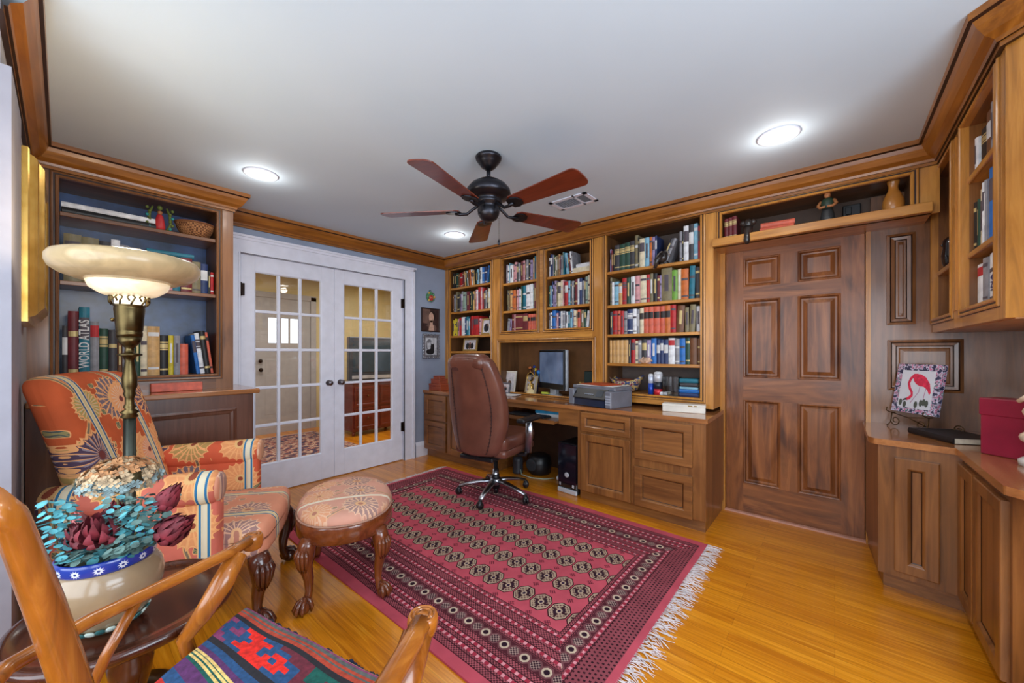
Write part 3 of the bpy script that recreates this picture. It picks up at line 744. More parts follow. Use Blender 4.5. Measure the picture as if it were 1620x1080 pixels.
row("G2h78 s2h78 B2 l3h80 l3 v1 c6h86 c3 p2 R1 r5h84 s3 K2 e4h84 k1 R4h88 w3 B4h90 e3 k2 q3h92 c4h96", b3 + .012, b3 + .475, 1.6655, .275, 'middle shelf under the globe', seed=15)
row("e2 w3 b6h94 l2 p2 B3h88 s1 w3 e4 w3a3 T4 s3 l2 c4 t2 m4 R1 v4 G3h86 w4a7h80", b3 + .012, b3 + .475, 1.4505, .19, 'bottom shelf above the monitor', seed=16)
b4 = -1.58 + .049
row("l2h66 R2h62 k2h64 K6h74/b G6h74/b G6h76/b K5h78/b v4h92 k1 c6h80 s5h80 o3h80 l3h78 B2h80", b4 + .012, b4 + .425, 1.9265, .305, 'top shelf of the widest bay', seed=17)
row("K5a24h80 e4a24h78", b4 + .445, b4 + .60, 1.9265, .29, 'widest top shelf by the curio', seed=18)
row("e4h80 k2h76 w8h92 K7h92/W s6h92 r3h84", b4 + .60, b4 + .752, 1.9265, .30, 'right end of the widest top shelf', seed=19)
row("v3 w3h76 s6h76 t5h70 r6h84/b G5h84 w6h86 p6h86 c8h86 r4h86 v4 k5h86 R3 l2h78 v12h97 g6h88 c4h90 o8h88 T6h94a2 K5h88", b4 + .012, b4 + .752, 1.6305, .27, 'second shelf of the widest bay', seed=20)
row("K4h88 r6h90 m4h90 r5h88 e4h86 B7h92/b w5h92 e3 c5h94/d m6h96/d m6h96/d m7h96/d m6h96/d o6h96/d r6h96 u8a3h92 v4h84 v6a3h92 w4h86", b4 + .012, b4 + .752, 1.3755, .228, 'third shelf of the widest bay', seed=21)
row("t3h90/x t5h90/x t5h90/x t5h90/x t6h90/x K3h90 r5h92 c4h86 e4h88 K6h90 l5h88 b6h94 B4h88/W B4h88 B5h88/W w7h93/R e5h90 b6h92 G5h92 u7h92/x u3h90", b4 + .012, b4 + .752, 1.1255, .222, 'fourth shelf of the widest bay', seed=22)
# left bookcase: local x from the near wall
LO = (-3.36, YW4)
def lrow(spec, a, c, z, hm, where, seed, **k): row(spec, a, c, z, hm, where, LO, R(90), seed=seed, **k)
lrow("K4h76/W R8h98 T8h105 e7h84/R G7h74/b K7h72 u4h60 e4 l6h80 G5h76 c6h80 t11h80 k8h66/b y5h66 e6h66 m8h52/x b4h68a-7 w5h72a-7/b k6h76a-7 m3h74a-7", .125, .83, 1.0685, .40, 'lowest shelf of the blue-backed bookcase', 31, d=.2, setback=.04)
lrow("v7h84 v7h83 K5h80 w4h86 e4h78", .13, .40, 1.6325, .33, 'middle shelf behind the lamp shade', 32, d=.2)
lrow("c4h70 p5h68 T6h70 R9h71 v7h66 B6h64/W k2h50 r3h48", .545, .83, 1.6325, .33, 'middle shelf right of the lamp shade', 33, d=.2)
# right wall shelves: local x measured from the corner
RO = (XF, YR0)
def rrow(spec, a, c, z, hm, where, seed, **k): row(spec, a, c, z, hm, where, RO, R(-90), seed=seed, **k)
rrow("w4h70 k8h74/b u8h88/W e4h92 t6h90 R5h86 c7h90", .695, 1.15, 1.9925, .23, 'top shelf of the right wall bookcase', 41)
rrow("k4h72 G2h74 c7h84 w4h88 e3h88 b8h98 y6h96/b r5h80 w6h90 K7h84", .695, 1.16, 1.6585, .30, 'middle shelf of the right wall bookcase', 42)
rrow("w8h84/R e6h90 w10h92 k2h90 c6h84 b7h88", .695, 1.16, 1.416, .215, 'lower shelf of the right wall bookcase', 43)
rrow("b4h84 w5h84", .215, .262, 1.416, .24, 'narrow right wall bay, low shelf', 44)
# upright books in the display niche above the door
row("R7h92/b R7h94/b R8h96/b", -.615, -.535, 2.038, .165, 'left end of the niche above the door', seed=45, setback=.03)

def lying(label, c, loc, w, h, d, rz, group=None, name='book', style='x'):     # a book lying flat, spine facing local -y
    mb = book_mesh(c, h, w, d, style, NB[0]); NB[0] += 1
    mb.v = [(v[2] - w / 2, v[1], -v[0] + h / 2) for v in mb.v]
    return solo(name, mb, label, 'book', loc, (0, 0, rz), group)
def wpos(org, rz, x, y): return (org[0] + cos(rz) * x - sin(rz) * y, org[1] + sin(rz) * x + cos(rz) * y)
# two stacked volumes in the niche
lying('salmon book lying flat under another, on the shelf above the door', 'm', (-.30, YB + .03, 2.038), .19, .036, .15, R(2), 'two salmon books lying above the door')
lying('salmon book lying on top of another, above the door', 'm', (-.295, YB + .03, 2.0745), .19, .032, .15, R(4), 'two salmon books lying above the door')
lying('thin pale blue paper folder lying behind the male figurine, above door', 's', (-.16, YB + .12, 2.038), .16, .008, .14, 0)
# left bookcase: large flat volumes
x, y = wpos(LO, R(90), .325, .05); lying('large black atlas lying flat, lower of two on the top left shelf', 'k', (x, y, 2.0265), .40, .038, .22, R(90), style='x')
x, y = wpos(LO, R(90), .322, .05); mm = lying('large white flat book, upper of two on the top left shelf', 'w', (x, y, 2.065), .40, .03, .22, R(90), style='x')
x, y = wpos(LO, R(90), .60, .05); lying('dark teal book lying flat across the books right of lamp shade', 'T', (x, y, 1.869), .24, .028, .18, R(90))
x, y = wpos(LO, R(90), .42, -.0); 
# red boxed set along the ledge under the left bookcase
b = MB(cover('m')); b.box(-.13, .13, -.04, 0, 0, .055, ch=.003); x, y = wpos(LO, R(90), .62, -.005); solo('book_box', b, 'long reddish slipcase lying on the ledge under the left bookcase', 'box', (x, y, .963), (0, 0, R(90)))
# book lettering: world atlas and a white volume
for o in [q for q in SC.objects if q.get('category') == 'book']:
    if o['label'].startswith('tall teal book') and 'blue-backed' in o['label']:
        o['label'] = 'tall teal WORLD ATLAS book, third from left on the lowest left shelf'
        q = MB(whlab); q.text('WORLD ATLAS', .058, (0, -.0062, .20), (R(90), 0, 0), sx=1); q.v = [(-(v[2] - .20) * 1. + 0, v[1], .2 + v[0] * .72) for v in q.v]; part(o, 'spine_lettering', q)
    if o['label'].startswith('tall white book, third') and 'right wall' in o['label'] or (o['label'].startswith('thick white book, third') and 'lower shelf of the right' in o['label']):
        q = MB(plain('ink_blue', (40, 50, 110), .5)); q.text('INA', .04, (0, -.0068, .08), (R(90), 0, 0)); q.v = [(-(v[2] - .08), v[1], .08 + v[0]) for v in q.v]; part(o, 'spine_lettering', q)
# ------------------------------------------------------------------ patterned rug
def rug_mat():
    t = NT('bokhara_rug'); tc = t.n('ShaderNodeTexCoord'); sp = t.n('ShaderNodeSeparateXYZ'); t.ln(tc.outputs['Object'], sp.inputs[0])
    x, y = X(t, sp.outputs[0]), X(t, sp.outputs[1])           # rug centre at origin
    ax, ay = x.abs(), y.abs()
    HX, HY = 1.265, .835
    dxe = (ax * -1) + HX; dye = (ay * -1) + HY                 # distance from each edge
    pink = (196, 84, 98); darkc = (62, 28, 34); maro = (104, 46, 54); pk2 = (222, 150, 158)
    def C(q): return t_col(t, q)
    u = ((x + .945) / .105); v = (y / .1965)
    fu = (u.fract() - .5); fv = (v.fract() - .5) * 1.87
    an = fv.atan2(fu); gx = fu; gy = fv * .80
    oc = (gx.abs().max(gy.abs())).max((gx.abs() + gy.abs()) * .70)          # octagon distance
    c = C((176, 152, 128))
    chk = ((x * 300).sin() * (y * 300).sin()).gt(.1); c = t.mix(chk.v, c, C((104, 72, 70)))
    c = t.mix(((gx * gy).gt(0) * oc.lt(.25)).v, c, C((52, 32, 44)))
    c = t.mix((gx.abs().lt(.045) + gy.abs().lt(.045)).gt(.5).v, c, C((60, 32, 40)))
    c = t.mix(oc.lt(.13).v, c, C((190, 164, 140))); c = t.mix(oc.lt(.07).v, c, C((50, 30, 60)))
    c = t.mix(oc.between(.385, .43).v, c, C((186, 162, 138)))
    c = t.mix(oc.between(.43, .48).v, c, C((58, 26, 32)))
    sv = ((y / .1965 + .5).fract() - .5) * 1.87
    star = ((fu.abs() + sv.abs()).lt(.19)) * ((x * 430).sin() * (y * 430).sin()).gt(-.15)
    fieldc = t.mix(star.v, C(pink), C((112, 44, 56)))
    c = t.mix(oc.lt(.48).v, fieldc, c)
    tex = ((x * 420).sin() * (y * 420).sin()).gt(0)
    small = t.mix(tex.v, C((84, 38, 46)), C((168, 88, 96)))
    def dashes(al, p, duty, ca, cb): return t.mix(((al / p).fract().lt(duty)).v, C(cb), C(ca))
    def octs(al, dd, half, p):
        fo = ((al / p).fract() - .5) * (p / half); dv = dd / half
        ro = (fo.abs().max(dv.abs())).max((fo.abs() + dv.abs()) * .72)
        o = t.mix(ro.lt(.86).v, C((84, 38, 46)), C((120, 74, 78))); o = t.mix(ro.lt(.62).v, o, C((206, 184, 160))); o = t.mix(ro.lt(.36).v, o, C((48, 28, 40)))
        alt = (al / (p * 2)).fract().lt(.5)
        return t.mix((alt * ro.lt(.62)).v, o, t.mix(tex.v, C((60, 32, 44)), C((168, 140, 130))))
    def stack(dd, al, rows):
        col = small
        for lo, hi, k_ in rows:
            if k_ == 'line': q = C(darkc)
            elif k_ == 'dash': q = dashes(al, .034, .42, pk2, (164, 50, 68))
            elif k_ == 'pink': q = C(pink)
            elif k_ == 'oct': q = octs(al, dd - (lo + hi) / 2, (hi - lo) / 2, .0535)
            elif k_ == 'hook': q = t.mix((((al / .021 + ((dd / .018).floor() * .5)).fract().lt(.42)) * ((dd / .018).fract().lt(.5))).v, C((146, 74, 82)), C((50, 26, 34)))
            col = t.mix(dd.between(lo, hi).v, col, q)
        return col
    L_ = lambda z: (z, z + .004, 'line')
    long_ = stack(dye, x, [(-1, .055, 'pink'), L_(.055), L_(.085), (.100, .115, 'dash'), L_(.117), L_(.136), (.14, .155, 'dash'), L_(.157), L_(.184), (.19, .258, 'oct'), L_(.26), (.278, .293, 'dash'), L_(.295), L_(.325), (.34, .354, 'dash'), L_(.356), L_(.395), (.402, .414, 'dash'), L_(.426)])
    short_ = stack(dxe, y, [(-1, .034, 'pink'), (.034, .15, 'hook'), L_(.15), (.158, .170, 'dash'), (.176, .244, 'oct'), L_(.246), (.258, .272, 'dash'), L_(.274), L_(.292)])
    side = (dxe / .297).lt(dye / .43)
    bcol = t.mix(side.v, long_, short_)
    infield = (dxe.gt(.297)) * (dye.gt(.43))
    c = t.mix(infield.v, bcol, c)
    nz = t.noise(t.obj((1, 1, 1)), 9, 4); c = t.mix(.30, c, t.ramp(nz, [(.3, (150, 150, 150)), (.7, (255, 255, 255))]), 'MULTIPLY')
    t.out(c, .95, spec=.1)
    t.bump(t.noise(t.obj(), 500, 2), .35, .002)
    return t.m
def t_col(t, rgb):
    n = t.n('ShaderNodeRGB'); n.outputs[0].default_value = lin(rgb); return n.outputs[0]
def t_sel(t, cond, a, b):               # cond ? a : b for scalars
    return a * cond + b * (cond * -1 + 1)
RX, RY = -1.875, 1.795
r = thing('area_rug', 'red patterned wool rug with rows of octagon medallions on the oak floor', 'rug', (RX, RY, 0))
b = MB(rug_mat()); N = 60
vs = []; fs = []
rnd = random.Random(5)
for i in range(N + 1):
    for j in range(N + 1):
        x = -1.265 + 2.53 * i / N; y = -.835 + 1.67 * j / N
        vs.append((x, y + .006 * sin(x * 3.1), .0085 + .0015 * sin(x * 7 + y * 4) * sin(y * 6)))
for i in range(N):
    for j in range(N): a = i * (N + 1) + j; fs.append((a, a + N + 1, a + N + 2, a + 1))
b.add(vs, fs, 0, True)
edge = [i * (N + 1) for i in range(N + 1)] + [N * (N + 1) + j for j in range(1, N + 1)] + [i * (N + 1) + N for i in range(N - 1, -1, -1)] + [j for j in range(N - 1, 0, -1)]
ev = [vs[i] for i in edge] + [(vs[i][0], vs[i][1], .0005) for i in edge]; n = len(edge)
b.add(ev, [(i, n + i, n + (i + 1) % n, (i + 1) % n) for i in range(n)])
part(r, 'pile', b)
for sx, ln, cnt in ((1, .085, 330), (-1, .06, 260)):
    b = MB(plain('cotton_fringe', (214, 204, 204), .9, var=.08))
    for k in range(cnt):
        y = -.835 + 1.67 * (k + rnd.random()) / cnt; a = rnd.uniform(-.6, .6); l = ln * rnd.uniform(.6, 1.25)
        pts = []
        for q in range(5):
            f = q / 4; pts.append((sx * (1.262 + l * f * cos(a)), y + l * f * sin(a) + .006 * sin(f * 6 + k), .006 + .006 * sin(f * pi) * rnd.random() + .0008 - .004 * f))
        b.tube(pts, [.0021, .002, .0018, .0016, .0012], 4)
    o = part(r, 'fringe', b); o['kind'] = 'stuff'

# ------------------------------------------------------------------ floral upholstery
def floral(name, base, au, av, stripes=(), cell=.23, off=(0, 0), stripe_w=.028, stripe_cols=((60, 92, 132), (214, 190, 140)), curve=0., pale=False, extra=()):
    """warm ground with outlined blossoms, leaves, trailing stems and striped bands; au/av pick the object axes"""
    t = NT(name); tc = t.n('ShaderNodeTexCoord'); sp = t.n('ShaderNodeSeparateXYZ')
    dn = t.n('ShaderNodeTexNoise'); dn.inputs['Scale'].default_value = 5; t.ln(tc.outputs['Object'], dn.inputs['Vector'])
    t.ln(tc.outputs['Object'], sp.inputs[0]); o = 'xyz'
    u = X(t, sp.outputs[o.index(au)]); v = X(t, sp.outputs[o.index(av)])
    wob = (X(t, dn.outputs['Fac']) - .5) * .05
    u0 = u + off[0] + wob; v0 = v + off[1] + wob
    cu = (u0 / cell).floor(); cv = (v0 / cell).floor()
    wn = t.n('ShaderNodeTexWhiteNoise', noise_dimensions='2D'); cb = t.n('ShaderNodeCombineXYZ'); t.ln(cu.v, cb.inputs[0]); t.ln(cv.v, cb.inputs[1]); t.ln(cb.outputs[0], wn.inputs['Vector'])
    rv = X(t, wn.outputs['Value'])
    fu = (u0 / cell).fract() - .5 + (rv - .5) * .25; fv = (v0 / cell).fract() - .5 - (rv - .5) * .2
    r = (fu * fu + fv * fv).sqrt(); an = fv.atan2(fu)
    # scalloped blossom
    pr = r * (((an * 9).sin().abs()) * .16 + .92)
    c1 = (236, 170, 112) if not pale else (236, 196, 160)
    palette = t.ramp(rv.v, [(0, (100, 78, 96)), (.42, (226, 152, 100)), (.66, (178, 144, 86)), (.84, (120, 104, 112))], 'CONSTANT')
    ground = t.mix(.5, t_col(t, base), t.ramp(t.noise(t.obj(), 7, 3), [(.35, tuple(int(q * .86) for q in base)), (.65, tuple(min(255, int(q * 1.1)) for q in base))]))
    st = (u0 + (v0 * 17).sin() * .035) / (cell * 1.1); stem = (st.fract() - .5).abs().lt(.022); stemo = (st.fract() - .5).abs().lt(.045)
    c = t.mix(stemo.v, ground, t_col(t, (224, 166, 108))); c = t.mix(stem.v, c, t_col(t, (126, 112, 92)))
    pn = X(t, t.noise(t.obj(), 4.2, 1)); keep = pn.gt(.5)
    l1 = ((u0 + v0 * 1.0) / (cell * .58)).fract() - .5; l2 = ((v0 - u0) / (cell * .58)).fract() - .5
    leaf = (l1.abs() * 1.1 + (l2 * l2) * 5); c = t.mix((leaf.lt(.21) * keep).v, c, t_col(t, c1)); c = t.mix((leaf.lt(.165) * keep).v, c, t_col(t, (150, 138, 92))); c = t.mix((leaf.lt(.165) * keep * (l1.abs().lt(.02) + ((l2 * 40).sin().gt(.5)) * l1.abs().gt(.05)).gt(.5)).v, c, t_col(t, (84, 92, 88)))
    show = rv.gt(.22)
    c = t.mix((pr.lt(.43) * show).v, c, t_col(t, c1)); c = t.mix((pr.lt(.40) * show).v, c, palette)
    ray = ((an * 17).sin().gt(.45)) * pr.between(.10, .39) * show; c = t.mix(ray.v, c, t_col(t, c1))
    c = t.mix((pr.between(.24, .255) * show).v, c, t_col(t, c1))
    c = t.mix((pr.lt(.12) * show).v, c, t_col(t, (226, 178, 118))); c = t.mix((pr.lt(.06) * show).v, c, t_col(t, (150, 74, 52)))
    for (eu, ev, er, ec) in extra:          # large single blossoms
        du = u - eu + wob * .4; dv = v - ev + wob * .4; rr = (du * du + dv * dv).sqrt() / er; ea = dv.atan2(du)
        sc = rr * (((ea * 11).sin().abs()) * .14 + .93)
        c = t.mix(sc.lt(1.12).v, c, t_col(t, c1)); c = t.mix(sc.lt(1.0).v, c, t_col(t, ec))
        c = t.mix(((ea * 22).sin().gt(.3) * sc.between(.25, .92)).v, c, t_col(t, tuple(int(q * .55 + 100) for q in ec)))
        c = t.mix(((ea * 22 + 1.2).sin().gt(.86) * sc.between(.2, .97)).v, c, t_col(t, c1)); c = t.mix(sc.lt(.2).v, c, t_col(t, (120, 60, 56)))
    if pale: c = t.mix(.42, c, t_col(t, (206, 158, 136)))
    us = u + (v * v) * curve
    for s0 in stripes:
        q = (us - s0).abs()
        c = t.mix(q.lt(stripe_w).v, c, t_col(t, (232, 196, 140))); c = t.mix(q.lt(stripe_w * .86).v, c, t_col(t, stripe_cols[0]))
        c = t.mix(q.lt(stripe_w * .5).v, c, t_col(t, (228, 214, 176))); c = t.mix(q.lt(stripe_w * .3).v, c, t_col(t, stripe_cols[1]))
    t.out(c, .85, spec=.2); t.bump(t.noise(t.obj(), 260, 2), .25, .001)
    return t.m

def claw_leg(b, top, foot, lean, h, s=1., m=0):
    """cabriole leg: knee bulging along `lean`, slim ankle, claw and ball foot"""
    lx, ly = lean; tx, ty, tz = top; fx, fy = foot
    P = []; Rr = []
    for f, o, r_ in ((0, .0, .032), (.10, .010, .036), (.24, .018, .034), (.42, .010, .025), (.6, -.006, .020), (.78, -.012, .0155), (.9, -.004, .017), (.96, .006, .022)):
        P.append((tx + (fx - tx) * f + lx * o * s, ty + (fy - ty) * f + ly * o * s, tz * (1 - f) + .02 * f)); Rr.append(r_ * s)
    b.tube(P, Rr, 12, m)
    # carved acanthus knee
    kx, ky, kz = P[2]
    for i in range(-2, 3):
        a = atan2(ly, lx) + i * .5
        b.tube([(kx + cos(a) * .026 * s, ky + sin(a) * .026 * s, kz + .035 * s), (kx + cos(a) * .034 * s, ky + sin(a) * .034 * s, kz + .01 * s), (kx + cos(a) * .028 * s, ky + sin(a) * .028 * s, kz - .03 * s), (kx + cos(a) * .018 * s, ky + sin(a) * .018 * s, kz - .06 * s)], [.005 * s, .010 * s, .008 * s, .003 * s], 7, m)
    b.ball((fx + lx * .016 * s, fy + ly * .016 * s, .024 * s), .027 * s, m, 14)
    for i in (-1, 0, 1, 3):
        a = atan2(ly, lx) + i * .75
        b.tube([(fx, fy, .062 * s), (fx + lx * .012 * s + cos(a) * .022 * s, fy + ly * .012 * s + sin(a) * .022 * s, .050 * s), (fx + lx * .016 * s + cos(a) * .034 * s, fy + ly * .016 * s + sin(a) * .034 * s, .026 * s), (fx + lx * .016 * s + cos(a) * .030 * s, fy + ly * .016 * s + sin(a) * .030 * s, .006 * s)], [.009 * s, .010 * s, .009 * s, .004 * s], 7, m)

# ---- orange armchair by the lamp
TER = (198, 92, 52)
A_LOC, A_RZ = (-2.337, .440, 0), R(61)
r = thing('upholstered_armchair', 'orange floral upholstered armchair with rolled arms and dark claw feet beside the lamp', 'armchair', A_LOC, A_RZ)
fb = floral('floral_back_fabric', TER, 'y', 'z', (-.07, .235), .225, (.09, .02), .024, curve=.10, extra=((-.185, .80, .088, (84, 66, 86)), (-.165, 1.0, .066, (176, 152, 88)), (.06, 1.0, .07, (232, 160, 108)), (.14, .74, .06, (226, 150, 110))))
def backbend(x, y, z):
    f = max(0, (z - .45) / .67); return (x - .13 * f - .05 * f * f * 1., y * (1 + .05 * f) , z + .018 * cos(y / .33 * pi / 2) * f)
b = MB(fb); b.cushion(-.33, -.20, -.262, .285, .32, 1.115, .055, n=14, fn=backbend); part(r, 'backrest', b)
fs_ = floral('floral_seat_fabric', (222, 132, 92), 'y', 'x', (-.14, .14), .20, (.0, .08), .022, pale=True)
def seatfn(x, y, z):
    f = max(0, (x + .0) / .34); return (x - .03 * (y / .3) ** 2, y * (1 + .10 * f * (x > .12)), z - (.02 * f if z > .4 else 0) + (.012 * cos(y / .33 * pi / 2) if z > .4 else 0))
b = MB(fs_); b.cushion(-.24, .345, -.275, .275, .30, .465, .045, n=12, fn=seatfn); part(r, 'seat', b)
for sgn in (-1, 1):
    fa = floral('floral_arm_fabric_%s' % ('near' if sgn < 0 else 'far'), (204, 92, 62) if sgn > 0 else (206, 110, 92), 'x', 'z', (.118, -.30), .21, (.03, .02), .024, stripe_cols=((52, 116, 158), (226, 214, 186)))
    b = MB(fa); y0 = sgn * .275; y1 = sgn * .345
    b.cushion(-.36, .155, min(y0, y1), max(y0, y1), .28, .66, .02, n=6)
    n = 20; pts = [(-.37, sgn * .318, .655), (-.2, sgn * .318, .655), (.0, sgn * .318, .655), (.145, sgn * .318, .655), (.163, sgn * .318, .655)]
    b.tube(pts, [.06, .064, .066, .068, .058], 22)
    b.cushion(.10, .166, min(sgn * .262, sgn * .352), max(sgn * .262, sgn * .352), .29, .64, .025, n=6)
    part(r, 'arm', b)
    w = MB(fs_); w.at((.163, sgn * .318, .655), (0, R(90), 0)); w.lathe([(.060, -.004), (.060, .002), (.054, .008), (.03, .010), (0, .011)], n=22); part(r, 'scroll_facing', w)
ux, uy = cos(.0), 0
for sx, sy in ((1, 1), (1, -1)):
    b = MB(dark('z')); claw_leg(b, (.285, sy * .265, .32), (.300, sy * .285), (.74, sy * .67), .32, 1.25); part(r, 'leg', b)
for sy in (1, -1):
    b = MB(dark('z')); b.tube([(-.24, sy * .24, .32), (-.25, sy * .24, .2), (-.30, sy * .245, .02), (-.305, sy * .245, 0)], [.026, .022, .017, .017], 8); part(r, 'leg', b)

# ---- oval ottoman
O_LOC, O_RZ = (-2.035, 1.0, 0), R(-28)
r = thing('footstool', 'oval upholstered footstool with carved mahogany claw legs standing on the rug edge', 'footstool', O_LOC, O_RZ)
def oval(rx, ry, n=48, p=2.25): return [(rx * (abs(cos(2 * pi * k / n)) ** (2 / p)) * (1 if cos(2 * pi * k / n) > 0 else -1), ry * (abs(sin(2 * pi * k / n)) ** (2 / p)) * (1 if sin(2 * pi * k / n) > 0 else -1)) for k in range(n)]
def ovalstack(b, levels, m=0, cap=True):
    n = 48; vs = []; fs = []
    for rx, ry, z in levels: vs += [(x, y, z) for x, y in oval(rx, ry, n)]
    for i in range(len(levels) - 1):
        for k in range(n): fs.append((i * n + k, i * n + (k + 1) % n, (i + 1) * n + (k + 1) % n, (i + 1) * n + k))
    if cap: fs.append(tuple(range(n))[::-1]); fs.append(tuple((len(levels) - 1) * n + k for k in range(n)))
    b.add(vs, fs, m, True)
b = MB(ottw('x')); ovalstack(b, [(.285, .205, .315), (.312, .232, .315), (.318, .238, .322), (.318, .238, .392), (.312, .232, .402), (.30, .22, .402)]); part(r, 'seat_rail', b)
fo = floral('floral_stool_fabric', (208, 148, 128), 'x', 'y', (.115,), .19, (.05, .04), .011, stripe_cols=((226, 216, 200), (226, 216, 200)), pale=True)
b = MB(fo); ovalstack(b, [(.306, .226, .395), (.312, .232, .412), (.310, .230, .428), (.298, .218, .444), (.27, .19, .456), (.21, .14, .464), (.12, .08, .468), (.01, .01, .469)]); part(r, 'cushion', b)
w = MB(plain('stool_piping', (170, 130, 110), .8)); pts = [(x, y, .404) for x, y in oval(.314, .234)]; w.tube(pts + [pts[0], pts[1]], .005, 6); part(r, 'piping', w)
for sx in (1, -1):
    for sy in (1, -1):
        b = MB(ottw('z')); ln_ = hypot(.22, .15); claw_leg(b, (sx * .225, sy * .155, .335), (sx * .245, sy * .165), (sx * .76, sy * .65), .32, 1.12); part(r, 'leg', b)

# ---- leather desk chair
C_LOC = (-2.195, 2.375, .010)
r = thing('office_chair', 'high-backed brown leather desk chair on a five star chrome base', 'desk chair', C_LOC, R(9))
lea = NT('brown_leather'); nz = lea.noise(lea.obj(), 5, 3); lea.out(lea.ramp(nz, [(.3, (88, 50, 40)), (.7, (116, 70, 56))]), .30, 0, .25); lea.bump(lea.noise(lea.obj(), 180, 3), .15, .001); lea = lea.m
stitch = plain('dark_stitching', (50, 26, 24), .7)
# profile of the back along height: half width and lean
def bw(f): return .165 + .118 * max(0, sin(pi * min(1, max(0, f) * 1.02))) ** .7 * (1 - .35 * f) + .02 * f
def back_fn(x, y, z):
    f = (z - .40) / .80; k = bw(f) / .255
    yy = y - .13 * f + .05 * sin(pi * f) - .02
    return (x * k, yy + .05 * (x / .255) ** 2 * (1 if y < -.23 else .5), z)
b = MB(lea); b.cushion(-.255, .255, -.315, -.215, .40, 1.17, .045, n=16, fn=back_fn)
part(r, 'backrest', b)
b = MB(lea); b.cushion(-.17, .17, -.45, -.30, 1.075, 1.20, .055, n=8, fn=lambda x, y, z: (x, y + .02 - .25 * (x * x), z - .3 * x * x)); part(r, 'headrest', b)
for sx in (-1, 1):
    s = MB(stitch)
    pts = []
    for i in range(25):
        f = .04 + .88 * i / 24; z = .40 + .80 * f; q = back_fn(sx * .165, -.318, z); pts.append((q[0], q[1] - .001, q[2]))
    s.tube(pts, .0028, 6)
    for i in range(24):
        p = Vector(pts[i]); 
        s.tube([p + Vector((-.009, 0, 0)), p + Vector((.009, -.002, .004))], .0022, 5)
    part(r, 'seam_stitching', s)
s = MB(plain('leather_label', (70, 34, 28), .5)); q = back_fn(-.11, -.315, 1.09); s.box(q[0] - .03, q[0] + .03, q[1] - .004, q[1] + .01, 1.07, 1.11); part(r, 'maker_patch', s)
b = MB(lea); b.cushion(-.255, .255, -.25, .25, .44, .545, .045, n=12, fn=lambda x, y, z: (x, y, z + (.02 * (y / .25) ** 2 if z > .48 else 0)))
b.cushion(-.25, .25, -.245, .24, .385, .455, .03, n=8); part(r, 'seat', b)
b = MB(black()); b.box(-.10, .10, -.14, .12, .345, .39, ch=.01); b.box(-.16, .16, -.29, -.10, .36, .395, ch=.01); b.tube([(0, -.16, .38), (0, -.27, .40), (0, -.30, .55)], .03, 8); part(r, 'tilt_mechanism', b)
b = MB(steel()); b.lathe([(.026, .10), (.026, .22), (.018, .22), (.018, .35)], n=16); part(r, 'gas_lift', b)
b = MB(black()); b.lathe([(.034, .06), (.034, .17), (.028, .18)], n=16); b.lathe([(.02, .02), (.02, .07)], n=12); part(r, 'lift_cover', b)
b = MB(steel())
for k in range(5):
    a = R(-79 + 72 * k)
    P = [(.02, .0, .125), (.12, 0, .118), (.22, 0, .098), (.31, 0, .072)]
    b.at((0, 0, 0), (0, 0, a)); b.tube(P, [.030, .027, .023, .018], 10, flat=.62, up=(0, 0, 1))
b.at(); b.lathe([(.045, .095), (.05, .10), (.05, .14), (.035, .15)], n=20); part(r, 'star_base', b)
for k in range(5):
    a = R(-79 + 72 * k); b = MB(black())
    for sx in (-1, 1):
        b.at((cos(a) * .315, sin(a) * .315, .028), (0, R(90), a + .9)); b.lathe([(.0, sx * .012 - .008), (.024, sx * .012 - .008), (.028, sx * .012), (.024, sx * .012 + .008), (0, sx * .012 + .008)], n=16)
    b.at(); b.tube([(cos(a) * .31, sin(a) * .31, .03), (cos(a) * .31, sin(a) * .31, .07)], .012, 8); b.ball((cos(a) * .315, sin(a) * .315, .046), .022)
    part(r, 'caster', b)
for sx in (-1, 1):
    b = MB(steel()); b.tube([(sx * .30, .02, .40), (sx * .315, .02, .55), (sx * .32, .0, .66)], [.02, .022, .018], 10, flat=1.6); part(r, 'armrest_post', b)
    b = MB(black()); b.tube([(sx * .12, .02, .375), (sx * .28, .02, .375), (sx * .302, .02, .43)], .018, 8); part(r, 'armrest_bracket', b); b = MB(black()); b.cushion(sx * .32 - .04, sx * .32 + .04, -.14, .14, .655, .69, .015, n=5); part(r, 'armrest', b)

# ---- ceiling fan
FC = (-1.56, 1.625)
r = thing('ceiling_fan', 'dark bronze ceiling fan with five reddish wooden blades', 'ceiling fan', (*FC, CEIL))
bz = plain('dark_bronze_metal', (56, 56, 62), .34, .9)
b = MB(bz); b.lathe([(.072, 0), (.078, -.008), (.074, -.022), (.066, -.026), (.062, -.04), (.052, -.048), (.045, -.062), (.028, -.075), (.018, -.08)], n=32); part(r, 'canopy', b)
b = MB(bz); b.lathe([(.0125, -.07), (.0125, -.15)], n=14); part(r, 'downrod', b)
b = MB(bz); b.lathe([(.02, -.125), (.03, -.135), (.07, -.15), (.105, -.172), (.128, -.20), (.132, -.222), (.122, -.24), (.09, -.252), (.075, -.262), (.082, -.272), (.078, -.285), (.062, -.295), (.06, -.31), (.066, -.318), (.062, -.345), (.05, -.368), (.03, -.38), (0, -.383)], n=36); part(r, 'motor_housing', b)
bl = wood('reddish_cherry_blade', (66, 22, 10), (104, 38, 18), (124, 52, 28), 'x', .35, .3)
